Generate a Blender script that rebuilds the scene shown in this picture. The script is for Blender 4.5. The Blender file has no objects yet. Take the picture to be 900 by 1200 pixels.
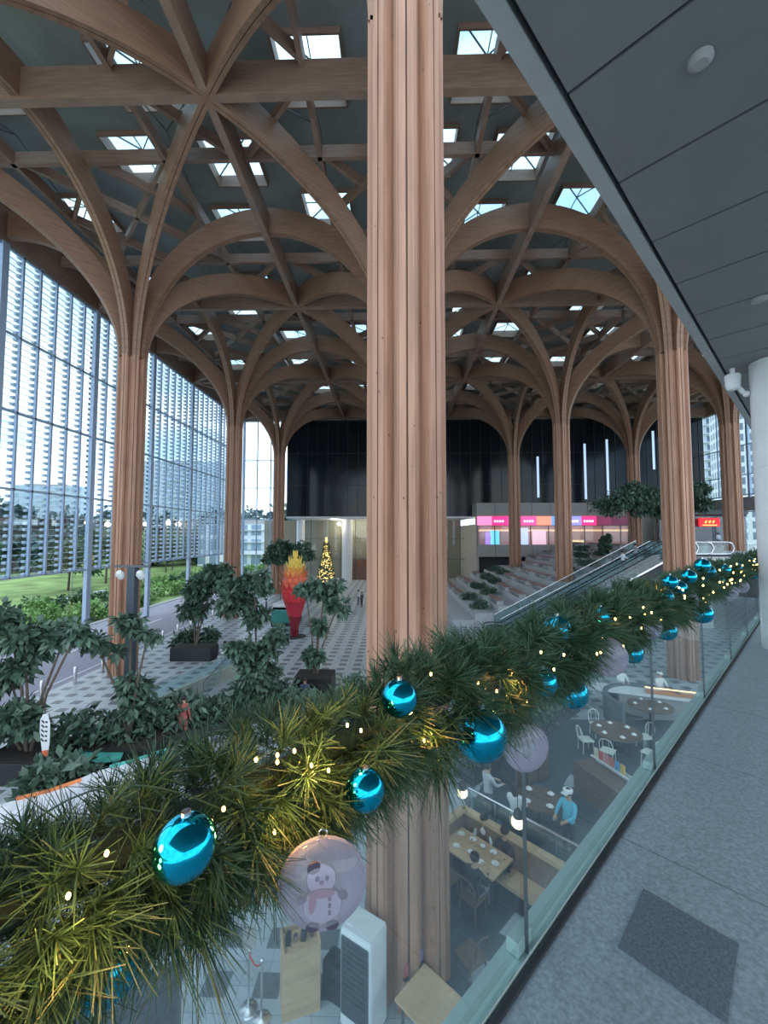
import bpy, math, random
import numpy as np
from mathutils import Vector, Matrix, Euler
R=random.Random(7); NR=np.random.RandomState(5)
C=bpy.context.scene.collection
PI=math.pi
# ------------------------------------------------------------------ camera model
F=484.0; EYE=8.0; YAW=.0242; PIT=math.atan(26/484)
FW=Vector((-math.sin(YAW)*math.cos(PIT),math.cos(YAW)*math.cos(PIT),math.sin(PIT)))
RT=Vector((math.cos(YAW),math.sin(YAW),0)); UP=RT.cross(FW)
def ray(px,py): return (FW*F+RT*(px-450)+UP*(600-py))/F
def at(px,py,Z):
    d=ray(px,py); t=(Z-EYE)/d.z; return Vector((d.x*t,d.y*t,Z))
def atY(px,py,Y):
    d=ray(px,py); t=Y/d.y; return Vector((d.x*t,Y,EYE+d.z*t))
# ------------------------------------------------------------------ mesh helpers
class MB:
    def __init__(s): s.v=[]; s.f=[]; s.m=[]
    def add(s,v,f,mi=0):
        b=len(s.v); s.v+= [tuple(p) for p in v]; s.f+=[tuple(i+b for i in q) for q in f]; s.m+=[mi]*len(f); return s
    def box(s,c,d,rz=0,mi=0,M=None):
        x,y,z=d[0]/2,d[1]/2,d[2]/2
        v=[Vector((a*x,b*y,e*z)) for e in(-1,1) for b in(-1,1) for a in(-1,1)]
        if rz: v=[Matrix.Rotation(rz,3,'Z')@p for p in v]
        if M: v=[M@p for p in v]
        v=[p+Vector(c) for p in v]
        return s.add(v,[(0,2,3,1),(4,5,7,6),(0,1,5,4),(1,3,7,5),(3,2,6,7),(2,0,4,6)],mi)
    def b2(s,a,b,mi=0):   # box from min to max corner
        return s.box([(a[i]+b[i])/2 for i in range(3)],[abs(b[i]-a[i]) for i in range(3)],0,mi)
    def bar(s,p,q,w,h=None,mi=0):
        p=Vector(p);q=Vector(q);h=h or w;d=(q-p)
        L=d.length; M=d.to_track_quat('Y','Z').to_matrix()
        return s.box((p+q)/2,(w,L,h),0,mi,M)
    def tube(s,pts,r,n=8,mi=0,cap=True):
        pts=[Vector(p) for p in pts]; rs=r if isinstance(r,(list,tuple)) else [r]*len(pts)
        v=[];f=[];pa=None
        for i,p in enumerate(pts):
            d=(pts[min(i+1,len(pts)-1)]-pts[max(i-1,0)]).normalized()
            a=pa if pa is not None else d.orthogonal().normalized()
            a=(a-d*a.dot(d)).normalized(); pa=a; b=d.cross(a)
            for k in range(n):
                t=2*PI*k/n; v.append(p+(a*math.cos(t)+b*math.sin(t))*rs[i])
        for i in range(len(pts)-1):
            for k in range(n):
                k2=(k+1)%n; f.append((i*n+k,i*n+k2,(i+1)*n+k2,(i+1)*n+k))
        if cap: f.append(tuple(range(n))[::-1]); f.append(tuple((len(pts)-1)*n+k for k in range(n)))
        return s.add(v,f,mi)
    def lathe(s,prof,n=20,c=(0,0,0),mi=0,sx=1,sy=1):
        v=[];f=[];m=len(prof)
        for k in range(n):
            t=2*PI*k/n
            for r,z in prof: v.append((c[0]+r*math.cos(t)*sx,c[1]+r*math.sin(t)*sy,c[2]+z))
        for k in range(n):
            k2=(k+1)%n
            for j in range(m-1): f.append((k*m+j,k2*m+j,k2*m+j+1,k*m+j+1))
        if prof[0][0]>1e-4: f.append(tuple(k*m for k in range(n))[::-1])
        if prof[-1][0]>1e-4: f.append(tuple(k*m+m-1 for k in range(n)))
        return s.add(v,f,mi)
    def ball(s,c,r,n=16,sc=(1,1,1),mi=0,M=None):
        m=max(6,n//2+1); prof=[(r*math.sin(PI*j/(m-1)),-r*math.cos(PI*j/(m-1))) for j in range(m)]
        t=MB().lathe(prof,n); 
        v=[Vector((p[0]*sc[0],p[1]*sc[1],p[2]*sc[2])) for p in t.v]
        if M: v=[M@p for p in v]
        return s.add([p+Vector(c) for p in v],t.f,mi)
    def prism(s,poly,z0,z1,mi=0):
        n=len(poly); a=sum(poly[i][0]*poly[(i+1)%n][1]-poly[(i+1)%n][0]*poly[i][1] for i in range(n))
        if a<0: poly=poly[::-1]
        v=[(p[0],p[1],z0) for p in poly]+[(p[0],p[1],z1) for p in poly]
        f=[tuple(range(n))[::-1],tuple(range(n,2*n))]+[(i,(i+1)%n,(i+1)%n+n,i+n) for i in range(n)]
        return s.add(v,f,mi)
    def xf(s,M): s.v=[tuple(M@Vector(p)) for p in s.v]; return s
    def build(s,name,mat,parent=None,smooth=False,loc=None,bev=0):
        me=bpy.data.meshes.new(name); me.from_pydata(s.v,[],s.f)
        mats=mat if isinstance(mat,(list,tuple)) else [mat]
        for m in mats: me.materials.append(m)
        if len(mats)>1: me.polygons.foreach_set('material_index',s.m)
        if smooth:
            me.polygons.foreach_set('use_smooth',[True]*len(s.f))
            try: me.set_sharp_from_angle(angle=.7)
            except Exception: pass
        me.update()
        o=bpy.data.objects.new(name,me); C.objects.link(o)
        if parent: o.parent=parent
        if loc is not None: o.location=loc
        if bev:
            b=o.modifiers.new('b','BEVEL'); b.width=bev; b.segments=2; b.limit_method='ANGLE'
        return o
def tag(o,label=None,cat=None,group=None,kind=None):
    if label: o['label']=label
    if cat: o['category']=cat
    if group: o['group']=group
    if kind: o['kind']=kind
    return o
def thing(name,label,cat,loc=(0,0,0),rz=0,group=None):
    o=bpy.data.objects.new(name,None); C.objects.link(o); o.empty_display_size=.2
    o.location=loc; o.rotation_euler=(0,0,rz); return tag(o,label,cat,group)
KIDS={}
def copy_tree(o,parent=None,loc=None,rz=None,label=None):
    c=o.copy(); C.objects.link(c)
    if parent: c.parent=parent
    if loc is not None: c.location=loc
    if rz is not None: c.rotation_euler=(0,0,rz)
    if label: c['label']=label
    for ch in list(o.children): copy_tree(ch,c)
    return c
def nmesh(name,verts,quads,mat,parent=None,smooth=False):
    """fast mesh from numpy arrays: verts (n,3), quads (m,k)"""
    me=bpy.data.meshes.new(name); k=quads.shape[1]
    me.vertices.add(len(verts)); me.vertices.foreach_set('co',verts.astype(np.float32).ravel())
    me.loops.add(quads.size); me.loops.foreach_set('vertex_index',quads.astype(np.int32).ravel())
    me.polygons.add(len(quads)); me.polygons.foreach_set('loop_start',np.arange(0,quads.size,k,dtype=np.int32))
    me.polygons.foreach_set('loop_total',np.full(len(quads),k,dtype=np.int32))
    me.materials.append(mat); me.update(calc_edges=True); me.validate()
    o=bpy.data.objects.new(name,me); C.objects.link(o)
    if parent: o.parent=parent
    return o
# ------------------------------------------------------------------ materials
def mat(name,col,rough=.6,metal=0,var=.12,scale=4,bump=0,stretch=(1,1,1),emit=None,es=1,spec=.5,coat=0):
    m=bpy.data.materials.new(name); m.use_nodes=True; nt=m.node_tree; b=nt.nodes['Principled BSDF']
    b.inputs['Roughness'].default_value=rough; b.inputs['Metallic'].default_value=metal
    b.inputs['Specular IOR Level'].default_value=spec
    if coat: b.inputs['Coat Weight'].default_value=coat
    tc=nt.nodes.new('ShaderNodeTexCoord'); mp=nt.nodes.new('ShaderNodeMapping'); mp.inputs['Scale'].default_value=stretch
    nz=nt.nodes.new('ShaderNodeTexNoise'); nz.inputs['Scale'].default_value=scale; nz.inputs['Detail'].default_value=4
    nt.links.new(tc.outputs['Object'],mp.inputs[0]); nt.links.new(mp.outputs[0],nz.inputs['Vector'])
    r=nt.nodes.new('ShaderNodeValToRGB'); r.color_ramp.elements[0].position=.3; r.color_ramp.elements[1].position=.7
    r.color_ramp.elements[0].color=[max(0,c*(1-var)) for c in col]+[1]; r.color_ramp.elements[1].color=[min(1,c*(1+var)) for c in col]+[1]
    nt.links.new(nz.outputs['Fac'],r.inputs[0]); nt.links.new(r.outputs[0],b.inputs['Base Color'])
    if emit: b.inputs['Emission Color'].default_value=(*emit,1); b.inputs['Emission Strength'].default_value=es
    if bump:
        bp=nt.nodes.new('ShaderNodeBump'); bp.inputs['Strength'].default_value=bump; bp.inputs['Distance'].default_value=.02
        nt.links.new(nz.outputs['Fac'],bp.inputs['Height']); nt.links.new(bp.outputs[0],b.inputs['Normal'])
    return m
def glassmat(name,tint,refl=.12,rough=.02,white=0.):
    """thin pane: transparent tint + fresnel gloss (+ a little diffuse film)"""
    m=bpy.data.materials.new(name); m.use_nodes=True; nt=m.node_tree
    for n in list(nt.nodes):
        if n.type!='OUTPUT_MATERIAL': nt.nodes.remove(n)
    out=[n for n in nt.nodes if n.type=='OUTPUT_MATERIAL'][0]
    t=nt.nodes.new('ShaderNodeBsdfTransparent'); t.inputs[0].default_value=(*tint,1)
    g=nt.nodes.new('ShaderNodeBsdfGlossy'); g.inputs['Roughness'].default_value=rough; g.inputs[0].default_value=(1,1,1,1)
    lw=nt.nodes.new('ShaderNodeLayerWeight'); lw.inputs[0].default_value=.35
    mu=nt.nodes.new('ShaderNodeMath'); mu.operation='MULTIPLY_ADD'; mu.inputs[1].default_value=.28; mu.inputs[2].default_value=refl*.15
    nt.links.new(lw.outputs['Fresnel'],mu.inputs[0])
    mx=nt.nodes.new('ShaderNodeMixShader'); nt.links.new(mu.outputs[0],mx.inputs[0]); nt.links.new(t.outputs[0],mx.inputs[1]); nt.links.new(g.outputs[0],mx.inputs[2])
    last=mx
    if white:
        d=nt.nodes.new('ShaderNodeBsdfDiffuse'); d.inputs[0].default_value=(.62,.62,.72,1)
        m2=nt.nodes.new('ShaderNodeMixShader'); m2.inputs[0].default_value=white
        nt.links.new(mx.outputs[0],m2.inputs[1]); nt.links.new(d.outputs[0],m2.inputs[2]); last=m2
    nt.links.new(last.outputs[0],out.inputs[0]); return m
def emis(name,col,s):
    m=bpy.data.materials.new(name); m.use_nodes=True; b=m.node_tree.nodes['Principled BSDF']
    b.inputs['Base Color'].default_value=(*col,1); b.inputs['Emission Color'].default_value=(*col,1); b.inputs['Emission Strength'].default_value=s
    return m
def woodmat(name,col,axis=2,rough=.5,knots=True):
    m=mat(name,col,rough,0,.2,1.2,0,(7,7,.5) if axis==2 else (.8,.8,9)); nt=m.node_tree; b=nt.nodes['Principled BSDF']
    if knots:
        tc=[n for n in nt.nodes if n.type=='TEX_COORD'][0]
        vo=nt.nodes.new('ShaderNodeTexVoronoi'); vo.inputs['Scale'].default_value=3.2; nt.links.new(tc.outputs['Object'],vo.inputs['Vector'])
        rp=nt.nodes.new('ShaderNodeValToRGB'); rp.color_ramp.elements[0].position=.05; rp.color_ramp.elements[1].position=.09
        rp.color_ramp.elements[0].color=(.35,.3,.28,1); rp.color_ramp.elements[1].color=(1,1,1,1); nt.links.new(vo.outputs['Distance'],rp.inputs[0])
        old=b.inputs['Base Color'].links[0].from_socket
        mx=nt.nodes.new('ShaderNodeMix'); mx.data_type='RGBA'; mx.blend_type='MULTIPLY'; mx.inputs['Factor'].default_value=1
        nt.links.new(old,mx.inputs[6]); nt.links.new(rp.outputs[0],mx.inputs[7]); nt.links.new(mx.outputs[2],b.inputs['Base Color'])
    return m
W_COL=(.50,.26,.165)
M={}
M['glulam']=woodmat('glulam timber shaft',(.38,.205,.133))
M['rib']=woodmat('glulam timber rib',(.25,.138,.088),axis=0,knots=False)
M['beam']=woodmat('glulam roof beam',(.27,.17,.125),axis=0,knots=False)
M['roof']=mat('dark grey roof deck',(.25,.27,.26),.5,0,.1,1)
M['steel']=mat('thin dark steel',(.12,.13,.14),.45,.6,.05)
M['frame']=mat('blue grey facade aluminium',(.42,.52,.68),.5,.2,.06)
M['louvre']=mat('pale blue louvre blade',(.62,.72,.85),.5,.1,.06)
M['pane']=glassmat('clear facade glass',(.93,.97,1),.1)
M['skyglass']=glassmat('skylight glass',(.82,.95,1),.1)
M['para']=glassmat('green tinted parapet glass',(.85,.94,.95),.12,.02,.012)
M['darkglass']=mat('near black curtain wall glass',(.008,.012,.016),.12,0,.1,2,spec=.3)
M['white']=mat('white painted metal',(.68,.7,.72),.45,0,.04)
M['slabedge']=mat('pale green grey painted steel curb',(.47,.58,.56),.5,.1,.06)
M['beige']=mat('warm grey cladding panel',(.33,.32,.30),.6,0,.06)
M['dark']=mat('charcoal surface',(.035,.038,.045),.6,0,.15)
M['black']=mat('black plastic',(.018,.019,.022),.45,0,.1)
M['stone']=mat('pale grey stone step',(.42,.44,.46),.7,0,.1)
M['leaf']=mat('glossy dark green leaf',(.075,.135,.095),.42,0,.4,2.5)
M['leaf2']=mat('mid green leaf',(.07,.16,.07),.5,0,.4,3)
M['bright']=mat('lime green shrub leaf',(.22,.40,.12),.6,0,.4,1)  # lime green leaf colour of some verge plants
M['bark']=mat('brown grey bark',(.12,.095,.075),.8,0,.3,9,.4)
M['needle']=mat('dark green artificial pine needle',(.038,.095,.046),.5,0,.5,30)
M['oak']=woodmat('light oak veneer',(.52,.36,.22),axis=0,knots=False)
M['brown']=woodmat('walnut veneer',(.13,.085,.06),axis=0,knots=False)
M['blue']=mat('mirror blue bauble lacquer',(.01,.42,.62),.09,1.0,.02)
M['silver']=mat('brushed silver metal',(.7,.7,.72),.25,1,.04)
M['clear']=glassmat('clear lilac plastic',(.88,.87,.93),.15,.05,.28)
M['bulb']=emis('warm fairy light bulb',(1,.60,.16),14)
M['lampglow']=emis('warm globe lamp',(1,.80,.52),3.2)
M['skin']=mat('skin',(.50,.31,.22),.55,0,.05)
M['hair']=mat('black hair',(.015,.012,.012),.5,0,.2)
M['plate']=mat('white porcelain',(.8,.8,.8),.2,0,.02)
M['red']=mat('red lacquer',(.55,.03,.03),.5,0,.1)
M['soil']=mat('dark planting soil',(.03,.024,.02),.9,0,.4,12)
M['grass']=mat('bright lawn grass',(.20,.31,.10),.9,0,.5,.25)
def col(name,c,**k):
    if name not in M: M[name]=mat(name,c,**k)
    return M[name]
# ================================================================== GRID
S=16.0; K=S/11.0
def GX(i): return (-.985+i)*S
def GY(j): return (.503+j)*S
HN=EYE+12.42*K; HC=EYE+12.54*K      # underside of node / arch crown
XL=GX(-.5); YB=GY(3.5)+.4; XR=48.0; XN=[]
U=Vector((math.sqrt(.5),math.sqrt(.5),0)); N=Vector((-math.sqrt(.5),math.sqrt(.5),0))
FZ=6.45                                  # walkway floor
P0=at(565,1200,FZ).dot(N)                # walkway edge distance
def wk(t,p,z): return U*t+N*p+Vector((0,0,z))
# ------------------------------------------------------------------ floors
def floor_mat():
    m=bpy.data.materials.new('pale granite paving with dark inset tiles'); m.use_nodes=True; nt=m.node_tree; b=nt.nodes['Principled BSDF']
    b.inputs['Roughness'].default_value=.42
    tc=nt.nodes.new('ShaderNodeTexCoord'); sp=nt.nodes.new('ShaderNodeSeparateXYZ'); nt.links.new(tc.outputs['Object'],sp.inputs[0])
    def M_(op,a,bv=None):
        n=nt.nodes.new('ShaderNodeMath'); n.operation=op
        for i,x in enumerate((a,bv)):
            if x is None: continue
            if isinstance(x,(int,float)): n.inputs[i].default_value=x
            else: nt.links.new(x,n.inputs[i])
        return n.outputs[0]
    fx=M_('FRACT',M_('MULTIPLY',M_('ADD',sp.outputs[0],100.0),1/.92)); fy=M_('FRACT',M_('MULTIPLY',M_('ADD',sp.outputs[1],99.99),1/.86))
    dark=M_('MULTIPLY',M_('LESS_THAN',fx,.5),M_('LESS_THAN',fy,.5))
    br=nt.nodes.new('ShaderNodeTexBrick'); br.inputs['Scale'].default_value=1/.46; br.inputs['Mortar Size'].default_value=.015; br.offset=0
    br.inputs['Brick Width'].default_value=1; br.inputs['Row Height'].default_value=.93; br.inputs['Color1'].default_value=(.46,.51,.55,1); br.inputs['Color2'].default_value=(.37,.42,.46,1); br.inputs['Mortar'].default_value=(.25,.27,.3,1)
    nt.links.new(tc.outputs['Object'],br.inputs['Vector'])
    mx=nt.nodes.new('ShaderNodeMix'); mx.data_type='RGBA'; nt.links.new(dark,mx.inputs['Factor']); nt.links.new(br.outputs['Color'],mx.inputs[6]); mx.inputs[7].default_value=(.13,.15,.17,1)
    nt.links.new(mx.outputs[2],b.inputs['Base Color']); return m
M['paving']=floor_mat()
def carpet():
    m=mat('speckled blue grey terrazzo floor',(.36,.43,.49),.55,0,.25,70,.12); 
    nt=m.node_tree; b=nt.nodes['Principled BSDF']; tc=[n for n in nt.nodes if n.type=='TEX_COORD'][0]
    mp=nt.nodes.new('ShaderNodeMapping'); mp.inputs['Rotation'].default_value=(0,0,-PI/4)
    nt.links.new(tc.outputs['Object'],mp.inputs[0])
    br=nt.nodes.new('ShaderNodeTexBrick'); br.offset=0; br.inputs['Scale'].default_value=1/1.2; br.inputs['Mortar Size'].default_value=.004; br.inputs['Brick Width'].default_value=1; br.inputs['Row Height'].default_value=.75
    for k,c in (('Color1',(1,1,1,1)),('Color2',(1,1,1,1)),('Mortar',(.6,.6,.6,1))): br.inputs[k].default_value=c
    nt.links.new(mp.outputs[0],br.inputs['Vector'])
    old=b.inputs['Base Color'].links[0].from_socket
    mx=nt.nodes.new('ShaderNodeMix'); mx.data_type='RGBA'; mx.blend_type='MULTIPLY'; mx.inputs['Factor'].default_value=1
    nt.links.new(old,mx.inputs[6]); nt.links.new(br.outputs['Color'],mx.inputs[7]); nt.links.new(mx.outputs[2],b.inputs['Base Color']); return m
M['walk']=carpet()
def struct(o): o['kind']='structure'; return o
struct(MB().b2((-17.6,-3,-.3),(49,80,0)).build('floor',M['paving']))
# walkway slab, curb
mb=MB(); L0,L1=-4,13.5
mb.add([wk(L0,P0,FZ),wk(L1,P0,FZ),wk(L1,-9,FZ),wk(L0,-9,FZ),wk(L0,P0,FZ-.5),wk(L1,P0,FZ-.5),wk(L1,-9,FZ-.5),wk(L0,-9,FZ-.5)],
 [(3,2,1,0),(4,5,6,7),(0,1,5,4),(1,2,6,5),(2,3,7,6),(3,0,4,7)])
struct(mb.build('floor_walkway',M['walk']))
mb=MB(); mb.add([wk(t,p,z) for t in(L0,L1) for p,z in ((P0-.01,FZ-.05),(P0-.01,FZ+.03),(P0+.072,FZ+.03),(P0+.072,FZ-.45),(P0,FZ-.5))],
 [(0,1,6,5),(1,2,7,6),(2,3,8,7),(3,4,9,8),(0,4,3,2,1),(5,6,7,8,9)])
struct(mb.build('trim_1',M['slabedge']))
struct(MB().box((0,0,0),(L1-L0,.018,.02)).xf(Matrix.Translation(wk((L0+L1)/2,P0-.03,FZ+.005))@Matrix.Rotation(PI/4,4,'Z')).build('trim_2',M['dark']))
# thin dark rectangle on the walkway floor
pp=[at(754,1042,FZ),at(724,1111,FZ),at(852,1202,FZ)]; pp.append(pp[0]+pp[2]-pp[1])
tag(MB().prism([(p.x,p.y) for p in pp],FZ,FZ+.004).build('dark_floor_rectangle',col('dark blue grey rectangle',(.17,.205,.25),rough=.9,var=.25,scale=90)),'dark grey flat rectangle lying on the speckled walkway floor','mat')
# ------------------------------------------------------------------ walkway ceiling
CZ=EYE+2.4; PG=2.4*.7071/1.957; PO=2.4*.7071/1.766
def zpr(p0,p1,t0,t1,z0,z1): 
    return MB().add([wk(t,p,z) for t in(t0,t1) for p,z in((p0,z0),(p1,z0),(p1,z1),(p0,z1))],[(0,1,2,3),(7,6,5,4),(0,4,5,1),(1,5,6,2),(2,6,7,3),(3,7,4,0)])
M['soffit']=mat('grey green metal soffit panel',(.17,.18,.175),.5,.1,.05)
M['fascia']=mat('grey fascia metal',(.32,.345,.34),.5,.1,.05)
struct(zpr(-9,PO,-4,13.5,CZ+.06,CZ+.9).build('ceiling_walkway',M['dark']))
mb=MB(); t=2.2-.83*8
while t<13.4:
    for a,b in ((PG-.02,PG-2.6),(PG-2.62,PG-5.2),(PG-5.22,PG-8)):
        q=zpr(a,b,t+.012,min(t+.83-.012,13.5),CZ-.0,CZ+.05); mb.add(q.v,q.f)
    t+=.83
struct(mb.build('ceiling_panels',M['soffit']))
struct(zpr(PG+.012,PO,-4,13.5,CZ-.03,CZ+.9).build('trim_3',M['fascia']))
def ceil_disc(px,py,r,lab):
    c=at(px,py,CZ); tag(MB().lathe([(r*.6,-.035),(r,-.02),(r,0)],20).build('ceiling_speaker',col('soffit disc grey',(.27,.28,.27),rough=.5),loc=c),lab,'ceiling fitting')
ceil_disc(821,68,.055,'round grey ceiling disc near the top right corner of the soffit')
ceil_disc(890,350,.07,'smaller looking round ceiling disc on the far soffit panels by the white column')
# CCTV
c=atY(858,432,6.0); k=(CZ-.03-EYE)/(c.z-EYE); c=Vector((c.x*k,c.y*k,CZ-.03))
cc=thing('security_camera','white round security camera hanging under the walkway ceiling edge','security camera',c)
MB().lathe([(.03,0),(.03,-.08),(.085,-.09),(.095,-.11),(.085,-.27),(.06,-.31),(.0,-.32)],20).build('dome_housing',M['white'],cc,True)
MB().tube([(.06,-.0,-.25),(.13,-.02,-.36)],.03,12).ball((.16,-.03,-.38),.045,12).build('camera_arm',M['white'],cc,True)
# white column
c=at(927,762,FZ)
tag(MB().lathe([(.29,FZ),(.29,8.9),(.284,8.905),(.284,8.92),(.29,8.925),(.29,CZ)],40).build('round_column',M['white'],smooth=True,loc=(c.x,c.y,0)),'white round column standing on the walkway at the right edge of the picture','column')
# ------------------------------------------------------------------ glass parapet
seams=[-3.6,-1.93,-.23,1.475,3.18,4.88,6.58,8.28,9.98,11.6]
gt=FZ+1.09
for k in range(len(seams)-1):
    a,b=seams[k]+.006,seams[k+1]-.006
    if b<-.2: continue
    g=thing('glass_balustrade_panel',['','','frameless clear glass balustrade panel nearest the camera, left of the first joint','clear glass balustrade panel before the booth and round dining tables','second clear glass panel beyond the booth one, before the warm buffet counter','third clear glass panel towards the white column','fourth clear glass panel towards the white column','fifth clear glass panel towards the white column','sixth clear glass panel towards the white column','last clear glass panel beside the white column'][k],'glass panel',wk((a+b)/2,P0-.005,FZ+.03),PI/4)
    MB().box((0,0,(gt-FZ-.03)/2),(b-a,.016,gt-FZ-.03)).build('glass_pane',M['para'],g)
    MB().box(((b-a)/2,0,(gt-FZ-.03)/2),(.004,.014,gt-FZ-.03)).build('edge_joint',M['steel'],g)
    MB().box(((b-a)/2,.03,.03),(.1,.05,.05)).build('clamp',M['slabedge'],g,bev=.005)
# ------------------------------------------------------------------ timber trees
RS=.52*K; RW=.26*K
def shaft_poly():
    p=[]
    for k in range(8):
        a=k*PI/4; d=Vector((math.cos(a),math.sin(a))); n=Vector((-d.y,d.x))
        for r,w in ((.36,-.13),(.49,-.13),(.49,-.105),(.525,-.1),(.525,-.012),(.46,-.012),(.46,.012),(.525,.012),(.525,.1),(.49,.105),(.49,.13),(.36,.13)):
            q=d*r*K+n*w*K; p.append((q.x,q.y))
    return p
SP=shaft_poly()
ZS=EYE+7.2*K
def rib_mesh(L,zc,name):
    n=22; sec=[]; 
    for k in range(n+1):
        th=PI/2*k/n
        r=RS+(L-RS)*(1-math.cos(th)); z=ZS+(zc-ZS)*math.sin(th)
        tx=(L-RS)*math.sin(th); tz=(zc-ZS)*math.cos(th); l=math.hypot(tx,tz); nx,nz=-tz/l,tx/l
        dep=(.5+.58*(k/n)**.7)*K
        sec.append((r,z,nx,nz,dep))
    w=.13*K; prof=[(0,-w),(0,-.016),(.06,-.016),(.06,.016),(0,.016),(0,w)]
    v=[];f=[]
    for r,z,nx,nz,dep in sec:
        for d,y in prof+[(dep,w),(dep,-w)]:
            v.append((r+nx*d,y,z+nz*d))
    m=8
    for k in range(n):
        for a in range(m):
            b=(a+1)%m; f.append((k*m+a,k*m+b,(k+1)*m+b,(k+1)*m+a))
    f.append(tuple(range(m))[::-1]); f.append(tuple(n*m+a for a in range(m)))
    me=bpy.data.meshes.new(name); me.from_pydata(v,[],f); me.materials.append(M['rib']); me.update(); return me
ribO=rib_mesh(S/2,HC,'rib_straight'); ribD=rib_mesh(S/2*math.sqrt(2),HN,'rib_diagonal')
tree_labels={(0,0):'timber tree column nearest on the left, its trunk outside the frame',(0,1):'timber tree column nearest the left louvred wall with a lamp post before it',
(0,2):'second timber tree column along the left louvred wall',(0,3):'third and farthest timber tree column along the left louvred wall',
(1,0):'huge foreground timber column of grooved glulam crossing the whole picture',(1,1):'timber tree column directly behind the foreground column, only its arches show',
(1,2):'timber tree column second behind the foreground column, only its arches show',(1,3):'timber tree column farthest behind the foreground column, only its arches show',
(2,1):'large timber tree column at right beside the escalators',(2,2):'timber tree column in the middle of the stepped terrace',(2,3):'slim far timber tree column in front of the pink lit shop',
(3,2):'rightmost timber tree column near the red shop sign',(3,3):'far timber tree column behind the terrace tree near the dark glass'}
base={(2,2):3.5,(2,3):3.5,(3,2):FZ,(3,3):FZ}
for (i,j),lab in tree_labels.items():
    z0=base.get((i,j),0)
    t=thing('timber_column',lab,'timber column',(GX(i),GY(j),z0),0)
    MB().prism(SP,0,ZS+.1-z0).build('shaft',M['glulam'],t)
    for k in range(8):
        if (i,j)==(0,0) and k not in(0,1,2,): continue
        if (i,j)==(1,0) and k in(5,6,7): continue
        if (i,j)==(1,0) and k in (4,): pass
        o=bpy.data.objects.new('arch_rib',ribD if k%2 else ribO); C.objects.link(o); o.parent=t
        o.location=(0,0,-z0); o.rotation_euler=(0,0,k*PI/4)
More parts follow.
